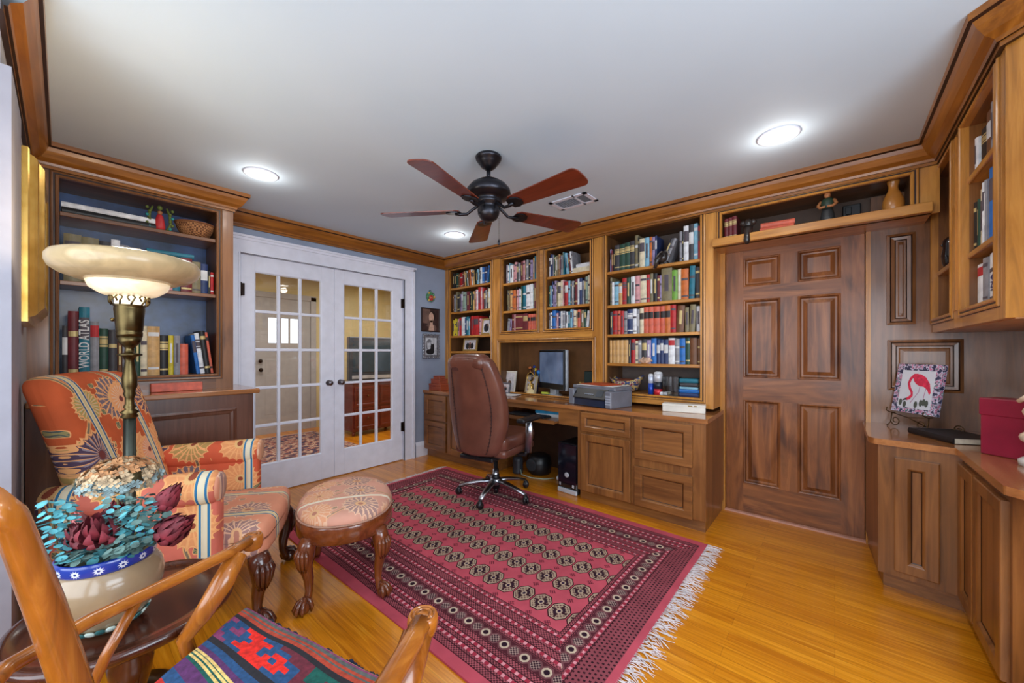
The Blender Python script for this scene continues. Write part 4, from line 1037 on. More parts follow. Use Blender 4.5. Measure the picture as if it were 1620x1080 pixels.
for k in range(5):
    a = R(-75 + 72 * k); b = MB(bl)
    n = 10; top = []
    for i in range(n + 1): f = i / n; xx = .20 + .42 * f; top.append((xx, .050 + .022 * f))
    tip = [(.62 + .035 * sin(q * pi / 2 / 4), .072 * max(0, cos(q * pi / 2 / 4)) ** .6) for q in range(1, 4)] + [(.655, .0)]
    half = [(.175, .03)] + top + tip
    poly = half + [(x_, -y_) for x_, y_ in half[-2::-1]]
    b.at((0, 0, -.318), (R(-11), 0, 0)); b.prism(poly, -.003, .003)
    M0 = Matrix.Rotation(a, 4, 'Z'); b.v = [tuple(M0 @ Vector(p)) for p in b.v]
    bo = part(r, 'blade', b)
    q = MB(bz); q.tube([(.055, 0, -.285), (.09, 0, -.305), (.13, 0, -.335), (.17, 0, -.335), (.20, 0, -.327)], [.010, .009, .009, .010, .012], 8)
    q.at((0, 0, -.326), (R(-11), 0, 0)); q.prism([(.165, .0), (.18, .038), (.215, .046), (.25, .03), (.262, 0), (.25, -.03), (.215, -.046), (.18, -.038)], -.004, .002)
    q.v = [tuple(M0 @ Vector(p)) for p in q.v]; part(bo, 'blade_bracket', q)
b = MB(bz)
for i in range(14): b.ball((.055, .03, -.37 - i * .009), .0022, n=6)
b.lathe([(0, -.53), (.006, -.525), (.008, -.512), (.005, -.50), (.002, -.493)], (.055, .03, 0), n=10); part(r, 'pull_chain', b)

# ---- torchiere lamp
LX_, LY_ = -1.88, .15
r = thing('floor_lamp', 'tall brass torchiere floor lamp with wide glowing marbled glass shade', 'floor lamp', (LX_, LY_, 0))
br_ = brass()
b = MB(br_); b.lathe([(.12, 0), (.125, .012), (.11, .022), (.075, .03), (.06, .045), (.035, .055), (.025, .08), (.02, .10)], n=32); part(r, 'base', b)
b = MB(plain('brass_tube', (84, 88, 80), .38, 1., var=.12)); b.lathe([(.0165, .09), (.0165, 1.0)], n=16, wave=lambda a, rr: 1 + .06 * (1 if sin(a * 8) > 0 else -1)); part(r, 'pole', b)
def thin(pr, k=.66): return [(r_ * k if z_ > 1.02 else r_, z_ - max(0, z_ - 1.2) * .12) for r_, z_ in pr]
b = MB(br_); b.lathe(thin([(.017, .99), (.024, .995), (.018, 1.005), (.026, 1.012), (.019, 1.022), (.026, 1.03), (.019, 1.04), (.018, 1.06), (.026, 1.075), (.022, 1.085), (.030, 1.10), (.031, 1.13), (.024, 1.16), (.019, 1.19), (.026, 1.205), (.050, 1.21), (.050, 1.216), (.021, 1.22), (.018, 1.24), (.030, 1.25), (.044, 1.262), (.050, 1.285)]), n=28); part(r, 'turned_stem', b)
b = MB(br_); b.lathe(thin([(.050, 1.285), (.051, 1.30), (.048, 1.305), (.052, 1.31), (.057, 1.36), (.061, 1.395), (.058, 1.40), (.063, 1.405), (.064, 1.41)]), n=32, wave=lambda a, rr: 1 + (.03 * abs(sin(a * 12)) if rr < .036 else 0))
for k in range(10):
    a = 2 * pi * k / 10; b.at((0, 0, 0), (0, 0, a)); b.tube([(.045, 0, 1.384), (.051, .004, 1.395), (.049, .010, 1.408), (.052, 0, 1.418), (.049, -.010, 1.408), (.051, -.004, 1.395)], .003, 6)
b.at(); part(r, 'socket_cup', b)
b = MB(br_); b.tube([(-.036, -.02, 1.335), (-.055, -.035, 1.335)], .003, 6); b.ball((-.058, -.038, 1.335), .007, n=8); part(r, 'switch', b)
def shade_mat(name, col, em):
    t = NT(name); nz = t.noise(t.obj((1, 1, 1)), 14, 5, 1.5); c = t.ramp(nz, [(.3, tuple(int(q * .86) for q in col)), (.7, col)])
    t.out(c, .3, 0, .2); t.ln(c, t.b.inputs['Emission Color']); t.b.inputs['Emission Strength'].default_value = em; return t.m
b = MB(shade_mat('marbled_glass', (190, 164, 122), .10))
wv = lambda a, rr: 1 + .004 * abs(sin(a * 12))
b.shell([(.098, 1.462), (.13, 1.466), (.165, 1.480), (.184, 1.495), (.192, 1.513), (.192, 1.530), (.184, 1.544), (.168, 1.551), (.150, 1.552), (.150, 1.549), (.166, 1.547), (.181, 1.540), (.188, 1.528), (.188, 1.514), (.180, 1.498), (.162, 1.484), (.13, 1.471), (.098, 1.467)], n=64, wave=wv); part(r, 'shade', b, 'pale marbled glass saucer shade')
b = MB(shade_mat('lit_frosted_glass', (250, 228, 190), .62)); b.shell([(.046, 1.412), (.072, 1.420), (.098, 1.440), (.106, 1.462), (.102, 1.465), (.094, 1.443), (.069, 1.424), (.046, 1.415)], n=48, wave=lambda a, rr: 1 + .012 * abs(sin(a * 12))); part(r, 'lit_bowl', b, 'bright frosted glass cup')
b = MB(emit('bulb_glow', (1, .86, .62), 3)); b.lathe([(.012, 1.36), (.026, 1.37), (.038, 1.39), (.038, 1.405), (.026, 1.414), (0, 1.416)], n=20); part(r, 'bulb', b)
for z, e_, rr in ((1.60, 9, .05),):
    d_ = bpy.data.lights.new('torchiere_lamp', 'POINT'); d_.energy = e_; d_.shadow_soft_size = rr; d_.color = (1, .82, .55)
    l = bpy.data.objects.new('torchiere_lamp', d_); l.location = (0, 0, z) if z > 1.5 else (.10, -.05, 1.40); l.parent = r; COL.objects.link(l)

# ---- dark oval table
T_LOC = (-1.535, .125, 0)
r = thing('side_table', 'dark oval pedestal table with a raised rim, under the flower bowl', 'table', T_LOC)
dm = dark('x')
b = MB(dm); ov = lambda rx, ry, z: (rx, ry, z)
ovalstack(b, [(.20, .19, .462), (.222, .212, .466), (.238, .232, .478), (.242, .236, .488), (.240, .234, .498), (.232, .226, .502), (.224, .218, .500), (.220, .214, .494), (.18, .17, .492), (.01, .01, .492)]); part(r, 'table_top', b)
b = MB(dark('z')); b.lathe([(.05, .10), (.06, .13), (.035, .17), (.028, .24), (.045, .30), (.05, .34), (.03, .40), (.055, .45), (.09, .463)], n=24); part(r, 'pedestal', b)
for k in range(3):
    a = R(40 + 120 * k); b = MB(dark('z'))
    b.tube([(cos(a) * .04, sin(a) * .04, .15), (cos(a) * .12, sin(a) * .12, .14), (cos(a) * .19, sin(a) * .19, .06), (cos(a) * .24, sin(a) * .24, .018), (cos(a) * .27, sin(a) * .27, .018)], [.024, .022, .017, .015, .017], 10); part(r, 'leg', b)

# ---- golden wooden armchair in the foreground
r = thing('wooden_armchair', 'golden wooden armchair with scrolled arms and a striped kilim cushion, in the foreground', 'armchair', (-.85, .22, 0))
cw = chairw('y')
def W_(b): return b
def spiral(b, c, rad, axis, th, m=0):
    pass
# arms
for side, pts, rr in (('l', [(-.895, -.085, .735), (-1.00, -.06, .72), (-1.09, .03, .705), (-1.17, .16, .69), (-1.235, .28, .682), (-1.275, .345, .682)], None),
                      ('r', [(-.33, -.03, .735), (-.37, .06, .72), (-.44, .17, .705), (-.53, .31, .69), (-.60, .42, .68), (-.635, .465, .675)], None)):
    b = MB(cw); b.tube(pts, [.014, .015, .016, .0165, .017, .018] if side == 'l' else [.016, .018, .019, .020, .021, .022], 12, flat=.8)
    e = pts[-1]; dx_, dy_ = (-.62, .78) if side == 'l' else (-.55, .83)
    # scroll end: a short horizontal roll with ring carving
    px_, py_ = -dy_, dx_
    c0 = Vector((e[0] + dx_ * .012, e[1] + dy_ * .012, e[2] - .006))
    k_ = 1.0 if side == 'r' else .84
    b.lathe([(.020 * k_, -.024), (.026 * k_, -.021), (.0295 * k_, -.012), (.031 * k_, .004), (.030 * k_, .013), (.027 * k_, .018), (.0235 * k_, .018), (.0225 * k_, .0155), (.0205 * k_, .0155), (.0195 * k_, .0185), (.0145 * k_, .0185), (.0135 * k_, .016), (.0115 * k_, .016), (.0105 * k_, .0195), (.0, .0205)], tuple(c0), n=32)
    part(r, 'arm', b, world=True)
# arm fronts (curved posts) and mid supports
for pts, rd in (([(-1.25, .31, .665), (-1.22, .27, .62), (-1.22, .23, .56), (-1.265, .20, .49), (-1.27, .22, .40)], [.024, .027, .022, .017, .018]),
            ([(-.625, .45, .665), (-.60, .40, .62), (-.575, .36, .56), (-.57, .35, .48), (-.575, .36, .40)], [.030, .034, .032, .028, .024]),
            ([(-1.13, .10, .69), (-1.10, .055, .62), (-1.15, .03, .52), (-1.17, .05, .42)], [.010, .010, .009, .009]),
            ([(-.46, .20, .69), (-.44, .16, .60), (-.45, .13, .50), (-.46, .13, .42)], [.013, .013, .012, .011])):
    b = MB(chairw('z')); b.tube(pts, rd, 12); part(r, 'arm_support', b, world=True)
# back posts, crest, splat
for pts in ([(-.925, .06, .40), (-.925, .035, .55), (-.92, .008, .70), (-.885, -.018, .85), (-.83, -.045, 1.0), (-.795, -.06, 1.035)],
            [(-.42, .06, .40), (-.41, .03, .55), (-.39, .0, .70), (-.36, -.045, .85), (-.325, -.085, .97), (-.31, -.10, 1.0)]):
    b = MB(chairw('z')); b.tube(pts, [.030, .034, .036, .034, .028, .026], 12, flat=.6, up=(0, 1, 0)); part(r, 'back_post', b, world=True)
b = MB(chairw('x')); b.tube([(-.80, -.07, 1.015), (-.68, -.10, 1.035), (-.55, -.112, 1.04), (-.42, -.115, 1.02), (-.31, -.105, .99)], [.028, .032, .034, .032, .026], 12, flat=.6, up=(0, 1, 0)); part(r, 'crest_rail', b, world=True)
b = MB(chairw('z')); b.tube([(-.66, .04, .44), (-.63, .0, .65), (-.60, -.05, .85), (-.56, -.10, 1.02)], [.05, .045, .05, .05], 10, flat=.16, up=(0, 1, 0)); part(r, 'back_splat', b, world=True)
seatp = [(-.95, .03), (-.40, .03), (-.56, .42), (-1.30, .30)]
seatp = [(-1.10, .03), (-.41, .03), (-.59, .50), (-1.30, .335)]
b = MB(chairw('x')); b.prism(seatp[::1], .385, .43); part(r, 'seat_frame', b, world=True)
for p in ((-1.30, .32), (-.59, .43), (-.92, .05), (-.44, .05)):
    b = MB(chairw('z')); b.tube([(p[0], p[1], .39), (p[0] * 1.0, p[1], .2), (p[0] + (.01 if p[0] > -.9 else -.01), p[1], 0)], [.022, .02, .016], 10); part(r, 'leg', b, world=True)
# kilim cushion: woven bands and stepped motifs as face materials
K_ = {'n': (30, 40, 66), 'k': (34, 32, 38), 'r': (186, 34, 26), 'c': (226, 188, 112), 'p': (130, 56, 96), 'g': (84, 88, 84), 'o': (168, 62, 40), 'R': (224, 36, 24), 'b': (34, 74, 116), 'm': (104, 36, 50), 't': (16, 84, 74), 'v': (88, 44, 92)}
kk = list(K_); km = [plain('kilim_' + k, K_[k], .92, var=.16, scale=90) for k in kk]
bands_ = [(.0, 'r'), (.009, 'c'), (.013, 'k'), (.0145, 'c'), (.019, 'p'), (.0215, 'c'), (.024, 'p'), (.028, 'g'), (.037, 'o'), (.045, 'g'), (.05, 'o'), (.060, 'k'), (.074, 'M'), (.152, 'k'), (.170, 'b'), (.186, 'v'), (.200, 'c'), (.206, 't'), (.210, 'c'), (.216, 't'), (.220, 'c'), (.226, 't'), (.236, 'v'), (.27, 'b'), (.30, 'r'), (.33, 'k'), (.345, 'o'), (.36, 'g'), (.38, 'v')]
motif = ["pppbbRRRbbbmmmmmttttmmmmpbbppp", "ppbbpbRRRRbbbmmmttmmttmmbbppbb", "pbbppbbRRbbRRbbmttmmttmbbppbbp", "ppbbbbRRRbRbRRbmmttttmmmbbbbpp", "pppbbRRRRRRRRbbmmmttmmmmpppbbb", "ppppbbbRRRRbbbbmmmmmmmmmppbbbp"]
def kil(s_, f_):      # s_: distance back from the front edge, f_: 0..1 across
    c = 'n'
    for a, q in bands_:
        if s_ >= a: c = q
    if c == 'M':
        row_ = min(5, int((s_ - .074) / .013)); col_ = min(29, int(f_ * 30)); c = motif[row_][col_]
    return kk.index(c)
b = MB(*km)
A_, B_, C2, D_ = Vector((-1.335, .345)), Vector((-.60, .53)), Vector((-.44, .09)), Vector((-1.15, .07))
NU, NV = 120, 180; vs = []; fs = []; ms = []
for i in range(NU + 1):
    for j in range(NV + 1):
        f, g = i / NU, j / NV
        p = (A_ * (1 - f) + B_ * f) * (1 - g) + (D_ * (1 - f) + C2 * f) * g
        e = min(f, 1 - f, g, 1 - g); zz = .438 + .052 * min(1, e / .06) ** .5 + .012 * sin(pi * f) * sin(pi * g)
        zz += .004 * sin(f * 17 + g * 4) * sin(g * 9)
        vs.append((p.x, p.y, zz))
for i in range(NU):
    for j in range(NV):
        a = i * (NV + 1) + j; fs.append((a, a + 1, a + NV + 2, a + NV + 1)); ms.append(kil((j + .5) / NV * .40, (i + .5) / NU))
b0 = len(b.f); b.add(vs, [q[::-1] for q in fs], 0, True)
for q, mm in enumerate(ms): b.mi[b0 + q] = mm
part(r, 'seat_cushion', b, 'striped multicoloured kilim cushion', world=True)
b = MB(plain('navy_wool_trim', (26, 36, 60), .95)); pts = []
rn = random.Random(2)
for f in range(91):
    q = A_ * (1 - f / 90) + B_ * (f / 90); b.ball((q.x + rn.uniform(-.003, .003), q.y + .004 + rn.uniform(-.003, .003), .450 + rn.uniform(-.002, .004)), .0085, n=6)
part(r, 'cushion_fringe', b, world=True)
# ------------------------------------------------------------------ flower bowl
PX, PY, PZ = -1.485, .078, .494
KS = .86
glz = plain('cream_glazed_ceramic', (156, 132, 102), .22, 0., .5, var=.05)
cob = NT('cobalt_floral_band')
tc = cob.n('ShaderNodeTexCoord'); sp = cob.n('ShaderNodeSeparateXYZ'); cob.ln(tc.outputs['Object'], sp.inputs[0])
xx, yy, zz = (X(cob, sp.outputs[i]) for i in range(3)); an = yy.atan2(xx)
fa = ((an * (14 / (2 * pi))).fract() - .5) * 2; fz = (zz - .183) / .022
rr = (fa * fa * 1.0 + fz * fz * 1.2).sqrt(); pa = fz.atan2(fa)
c = cob.mix((rr * ((pa * 5).sin().abs() * .5 + .8)).lt(.42).v, t_col(cob, (28, 56, 150)), t_col(cob, (208, 214, 226)))
c = cob.mix(rr.lt(.14).v, c, t_col(cob, (40, 60, 130))); cob.out(c, .2, 0, .5)
r = thing('flower_bowl', 'large cream ceramic bowl with cobalt flowered rim, holding dried flowers on the table', 'bowl', (PX, PY, PZ))
b = MB(glz); b.lathe([(a * KS, z) for a, z in [(.058, 0), (.062, .006), (.082, .02), (.112, .055), (.129, .095), (.131, .12), (.124, .148), (.112, .165), (.108, .17)]], n=56); part(r, 'body', b)
b = MB(cob.m); b.shell([(a * KS, z) for a, z in [(.108, .169), (.111, .175), (.113, .190), (.112, .199), (.109, .203), (.104, .199), (.103, .17)]], n=56); part(r, 'rim_band', b)
b = MB(plain('ivory_leaf_relief', (186, 200, 190), .4), plain('teal_leaf_glaze', (46, 92, 92), .3))
for k in range(26):
    a = 2 * pi * k / 26; q = .088 * KS; b.at((cos(a) * q, sin(a) * q, .020), (0, .7, a)); b.ball((0, 0, .0), .004, k % 2, 8, rz=.012, ry=.011)
b.at(); part(r, 'leaf_relief', b)
b = MB(plain('dry_moss', (70, 72, 52), .95, var=.3, scale=50)); b.lathe([(.0, .175), (.05, .176), (.088, .168), (.086, .15), (0, .15)], n=28); part(r, 'moss', b)

petal = plain('dried_hydrangea_petals', (184, 158, 124), .8, var=.2, scale=60); petal2 = plain('dried_hydrangea_blue_petals', (140, 160, 160), .8, var=.15, scale=60); petal3 = plain('dried_hydrangea_tan_petals', (176, 124, 80), .8, var=.15, scale=60)
stemm = plain('dry_stem', (96, 84, 52), .8)
def floret(b, c, n, s, m, rnd):
    n = Vector(n).normalized(); u = n.orthogonal().normalized(); v = n.cross(u); a0 = rnd.random() * 6
    for k in range(4):
        a = a0 + k * pi / 2; d = u * cos(a) + v * sin(a); e = u * cos(a + pi / 2) + v * sin(a + pi / 2); c_ = Vector(c)
        p0 = c_; p1 = c_ + d * s * .6 + e * s * .45 + n * s * .18; p2 = c_ + d * s * 1.05 + n * s * rnd.uniform(.05, .4); p3 = c_ + d * s * .6 - e * s * .45 + n * s * .18
        b.add([p0, p1, p2, p3, c_ + d * s * .6 + n * s * .02], [(0, 1, 4), (1, 2, 4), (2, 3, 4), (3, 0, 4)], m, True)
rnd = random.Random(9)
HX_, HY_, HZ_ = PX - .075, PY + .03, .858
r = thing('dried_hydrangea', 'large cream dried hydrangea head rising from the flower bowl', 'flower', (PX, PY, PZ + .16))
b = MB(petal, petal2, petal3)
for k in range(300):
    th = rnd.random() * 2 * pi; ph = math.acos(rnd.uniform(-.35, 1))
    n = Vector((sin(ph) * cos(th), sin(ph) * sin(th), cos(ph))); rr_ = rnd.uniform(.9, 1.05)
    c_ = Vector((HX_ + n.x * .085 * rr_, HY_ + n.y * .085 * rr_, HZ_ + n.z * .055 * rr_))
    floret(b, c_, n + Vector((rnd.uniform(-.3, .3), rnd.uniform(-.3, .3), rnd.uniform(-.3, .3))), .0125, 1 if n.z < .15 and rnd.random() < .7 else (2 if n.z > .5 and rnd.random() < .6 else 0), rnd)
part(r, 'flower_head', b, world=True)
b = MB(stemm); b.tube([(PX, PY, PZ + .16), (PX - .03, PY + .03, .76), (HX_, HY_, HZ_ - .02)], .004, 8); b.ball((HX_, HY_, HZ_ - .005), .05, n=14, rz=.035); part(r, 'stem', b, world=True)

pr_m = plain('protea_bracts', (104, 30, 40), .7, var=.3, scale=30); pr_p = plain('pink_protea_bracts', (184, 104, 104), .7, var=.25, scale=30)
def bract(b, base, d, side, ln, w, m, spread):
    d = Vector(d).normalized(); side = Vector(side).normalized(); t_ = d.cross(side)
    pts = []
    for i in range(6):
        f = i / 5; c_ = Vector(base) + d * ln * f + side * (spread * sin(f * pi * .75)); ww = w * sin(pi * min(.98, .15 + f * .83)) ** .8
        pts += [c_ - t_ * ww, c_ + side * ww * .35, c_ + t_ * ww]
    fs = []
    for i in range(5): a = i * 3; fs += [(a, a + 1, a + 4, a + 3), (a + 1, a + 2, a + 5, a + 4)]
    b.add(pts, fs, m, True)
def protea(label, tip, size, m, rnd, open_=.5):
    r = thing('protea', label, 'flower', (PX, PY, PZ + .16)); B0 = Vector((PX + (tip[0] - PX) * .15, PY + (tip[1] - PY) * .15, PZ + .16)); T = Vector(tip); d = (T - B0).normalized(); Bs = T - d * size
    b = MB(m)
    u = d.orthogonal().normalized(); v = d.cross(u)
    for layer, (cnt, ln, sp, w) in enumerate(((7, .98, .06, .12), (9, .9, .20 * open_ + .08, .13), (10, .72, .38 * open_ + .1, .13), (9, .45, .45 * open_ + .1, .12))):
        for k in range(cnt):
            a = 2 * pi * (k + layer * .5) / cnt + rnd.uniform(-.1, .1); sd = u * cos(a) + v * sin(a)
            bract(b, Bs + sd * size * .05, d, sd, size * ln * rnd.uniform(.9, 1.08), size * w, 0, size * sp)
    b.tube([Bs, Bs + d * size * .3, Bs + d * size * .75], [size * .08, size * .2, size * .06], 8)
    part(r, 'flower_head', b, world=True)
    b = MB(stemm); b.tube([B0, Bs + d * size * .1], .0035, 7); part(r, 'stem', b, world=True)
def V3(px, py, dep):      # position helper worked out from the measured view geometry
    th = R(40.3); lat = (px - 810) / 602 * dep
    return (-sin(th) * dep + cos(th) * lat, cos(th) * dep + sin(th) * lat, 1.22 - (py - 557) / 602 * dep)
protea('dark red protea leaning right, highest of the two on the right', V3(283, 765, 1.03), .085, pr_m, rnd, .35)
protea('dark red protea pointing right over the bowl rim, lower right', V3(304, 818, 1.02), .10, pr_m, rnd, .5)
protea('dark maroon protea at the centre front of the bowl', V3(152, 815, .93), .085, pr_m, rnd, .9)
protea('dark maroon protea standing upright below the hydrangea', V3(182, 792, .99), .085, pr_m, rnd, .45)
protea('brownish maroon protea at left inside the bowl', V3(112, 828, .97), .075, pr_m, rnd, .7)
protea('pale pink protea bud behind the maroon ones', V3(120, 812, 1.05), .07, pr_p, rnd, .35)
euc = plain('teal_eucalyptus_leaves', (88, 160, 168), .6, var=.25, scale=30); euc2 = plain('grey_green_eucalyptus', (86, 112, 106), .7, var=.25, scale=30)
def sprig(label, pts, n, s, mats, rnd, spread=.018):
    n = int(n * 1.7); s *= .8
    r = thing('eucalyptus_sprig', label, 'foliage', (PX, PY, PZ + .16)); b = MB(*mats); P = [Vector(p) for p in pts]
    for k in range(n):
        f = .12 + .88 * (k + .5) / n * (len(P) - 1) / (len(P) - 1); q = f * (len(P) - 1); i = min(len(P) - 2, int(q)); c_ = P[i].lerp(P[i + 1], q - i)
        a = k * 2.4; o = Vector((cos(a), sin(a), rnd.uniform(-.25, .3))) * spread * rnd.uniform(.7, 1.3); nn = Vector((cos(a) * .35 + rnd.uniform(-.4, .4), sin(a) * .35 + rnd.uniform(-.4, .4), .9)).normalized()
        u = nn.orthogonal().normalized(); v = nn.cross(u); ss = s * rnd.uniform(.7, 1.2)
        vs = [c_ + o] + [c_ + o + u * ss * cos(2 * pi * j / 9) + v * ss * sin(2 * pi * j / 9) + nn * ss * .18 for j in range(9)]
        b.add(vs, [(0, 1 + j, 1 + (j + 1) % 9) for j in range(9)], rnd.randrange(len(mats)), True)
    part(r, 'leaves', b, world=True)
    b = MB(stemm); b.tube(P, .0025, 6); part(r, 'stem', b, world=True)
base_ = (PX, PY, PZ + .16)
sprig('eucalyptus sprig standing upright at the far left of the bowl', [base_, V3(92, 870, .95), V3(84, 830, .96), V3(78, 792, .97)], 38, .0125, [euc], rnd)
sprig('second eucalyptus sprig from left, beside the tallest leaf column', [base_, V3(112, 860, .98), V3(108, 825, .98), V3(104, 798, .99)], 34, .011, [euc], rnd)
sprig('teal leafed sprig directly under the hydrangea head', [base_, V3(190, 850, .98), V3(188, 820, .98), V3(186, 785, .99)], 46, .0125, [euc, euc2], rnd, .028)
sprig('grey green sprig spreading right behind the bowl', [base_, V3(225, 860, 1.02), V3(240, 820, 1.02), V3(252, 780, 1.04)], 70, .012, [euc2, euc2, euc], rnd, .034)
sprig('grey green sprig at the centre right, touching the hydrangea', [base_, V3(212, 858, .98), V3(218, 822, .98), V3(224, 790, 1.0)], 64, .012, [euc2, euc], rnd, .030)
sprig('low teal leaf cluster along the front rim of the bowl', [base_, V3(140, 878, .93), V3(120, 884, .93), V3(104, 880, .94)], 34, .0125, [euc, euc2], rnd, .016)
sprig('low grey green leaf cluster filling the right front rim', [base_, V3(190, 868, .94), V3(212, 862, .96), V3(234, 850, .99)], 46, .012, [euc2], rnd, .02)

# ------------------------------------------------------------------ gilt frame on the near wall
gold = NT('gilded_wood'); gold.out(gold.ramp(gold.noise(gold.obj(), 14, 4), [(.3, (196, 148, 62)), (.7, (232, 190, 104))]), .26, .75); gold = gold.m
r = thing('picture_frame', 'deep gilded picture frame hanging on the near wall at left', 'picture frame', (-2.50, YW4 + .001, 1.345), R(180))
b = MB(gold); b.rings(0, .62, 0, .71, [(0, 0), (0, .036), (.006, .040), (.020, .040), (.026, .052), (.034, .060), (.044, .064), (.052, .070), (.062, .078), (.074, .080), (.084, .074), (.092, .05), (.10, .035), (.11, .03)], False)
part(r, 'frame', b)
b = MB(plain('dark_landscape_canvas', (66, 70, 52), .6, var=.4, scale=6)); b.box(.10, .52, -.03, -.005, .10, .61); part(r, 'canvas', b)

# ------------------------------------------------------------------ pictures on the blue wall
def framed(name, label, loc, rz, w, h, fprof, fmat, art, th=.012, group=None, tilt=0):
    r = thing(name, label, 'picture', loc, rz)
    b = MB(fmat); b.rings(-w / 2, w / 2, 0, h, [(0, -th)] + fprof, False); b.box(-w / 2 + .002, w / 2 - .002, .0, th, .002, h - .002)
    if tilt: Mt = Matrix.Rotation(tilt, 4, 'X'); b.v = [tuple(Mt @ Vector(p)) for p in b.v]
    part(r, 'frame', b)
    ins = fprof[-1][0]; o = fprof[-1][1]
    b = MB(*art[0]); 
    for poly, m, k in art[1]:
        b.add([(-w / 2 + ins + (w - 2 * ins) * x, -o - .0006 * k - .0004, ins + (h - 2 * ins) * z) for x, z in poly], [tuple(range(len(poly)))], m)
    if tilt: b.v = [tuple(Mt @ Vector(p)) for p in b.v]
    part(r, 'photograph', b)
    return r
def ell(cx, cz, rx, rz_, n=20): return [(cx + rx * cos(2 * pi * k / n), cz + rz_ * sin(2 * pi * k / n)) for k in range(n)]
full = [(0, 0), (1, 0), (1, 1), (0, 1)]
sep = [plain('sepia_dark', (58, 40, 38), .35, var=.2, scale=20), plain('sepia_skin', (196, 160, 140), .4, var=.1, scale=30), plain('sepia_hair', (40, 28, 26), .4), plain('sepia_wall', (108, 84, 76), .4, var=.2)]
framed('portrait_photograph', 'sepia portrait photograph in a dark frame, upper picture on the blue wall', (XL + .012, 2.861, 1.465), R(90), .27, .285, [(0, .004), (.012, .006), (.016, .002)], plain('espresso_frame', (44, 28, 26), .4),
       (sep, [(full, 0, 0), ([(0, .35), (.45, .3), (.45, 1), (0, 1)], 3, 1), (ell(.60, .70, .20, .24), 2, 2), (ell(.52, .62, .15, .24), 1, 3), ([(.44, .15), (.60, .15), (.62, .48), (.44, .48)], 1, 3), (ell(.50, .12, .34, .20), 3, 2), ([(.36, 0), (.70, 0), (.66, .25), (.42, .25)], 1, 4), ([(.0, 0), (.3, 0), (.34, .18), (.1, .24), (0, .2)], 0, 5)]))
bw = [plain('photo_pale', (190, 192, 198), .35, var=.1, scale=20), plain('photo_black', (26, 26, 30), .35), plain('photo_grey', (120, 122, 128), .4, var=.15, scale=20)]
silver = plain('pewter_frame', (128, 130, 138), .4, .6, var=.25, scale=60)
r = framed('wedding_photograph', 'black and white photograph in an ornate silver frame, lower picture on blue wall', (XL + .012, 2.862, 1.155), R(90), .235, .275, [(0, .006), (.008, .014), (.022, .010), (.030, .012), (.034, .003)], silver,
       (bw, [(full, 0, 0), (ell(.35, .55, .30, .36), 2, 1), (ell(.32, .55, .16, .26), 0, 2), (ell(.62, .42, .17, .26), 1, 3), (ell(.60, .72, .09, .11), 0, 4), (ell(.42, .18, .36, .16), 1, 4), (ell(.30, .78, .1, .1), 2, 3)]))
b = MB(silver)
for k in range(9):
    for (x, z) in ((-.1175, .275 * k / 8), (.1175, .275 * k / 8)): b.ball((x, -.008, z), .012, n=8)
for k in range(1, 8):
    for z in (0, .275): b.ball((-.1175 + .235 * k / 8, -.008, z), .012, n=8)
part(r, 'frame_ornament', b)
r = thing('ceramic_ornament', 'small round painted ceramic fruit ornament on the blue wall above the photographs', 'ornament', (XL + .001, 2.852, 1.885), R(90))
b = MB(plain('ornament_green', (74, 128, 88), .35, var=.3, scale=40), plain('ornament_red', (190, 60, 60), .35, var=.2, scale=30), plain('ornament_yellow', (206, 170, 80), .4))
b.ball((0, -.014, 0), .062, 0, 18, rz=.058, ry=.022); b.ball((0, -.032, -.015), .034, 1, 14, ry=.018)
for k in range(9):
    a = 2 * pi * k / 9; b.ball((cos(a) * .052, -.024, sin(a) * .05), .014, 2 if k % 3 == 0 else 0, 10, ry=.012)
b.ball((-.012, -.044, -.01), .007, 2, 8); b.ball((.014, -.044, -.014), .007, 2, 8); part(r, 'body', b)
b = MB(plain('ornament_green', (74, 128, 88), .35, var=.3, scale=40)); b.tube([(-.012, -.01, .056), (-.012, -.01, .08), (.012, -.01, .08), (.012, -.01, .056)], .004, 6); part(r, 'hanging_loop', b)

# ------------------------------------------------------------------ things on the long worktop
CTZ = CT + .0005
bx = wood('red_cedar_box', (110, 38, 18), (158, 66, 36), (180, 92, 56), 'x', .35)
for w, d, h, z, lb in ((.21, .14, .075, 0, 'largest reddish wooden box, bottom of the stack on the far worktop'), (.16, .12, .055, .076, 'middle reddish wooden box of the stack on the far worktop'), (.11, .09, .035, .132, 'smallest dark box, topmost of the stack on the far worktop')):
    r = thing('wooden_box', lb, 'box', (-3.565, 2.875, CTZ + z), 0, None)
    b = MB(bx); b.box(-w / 2, w / 2, -d / 2, d / 2, 0, h * .66, ch=.002); part(r, 'body', b)
    b = MB(bx); b.box(-w / 2 - .002, w / 2 + .002, -d / 2 - .002, d / 2 + .002, h * .66 + .001, h, ch=.003); part(r, 'lid', b)
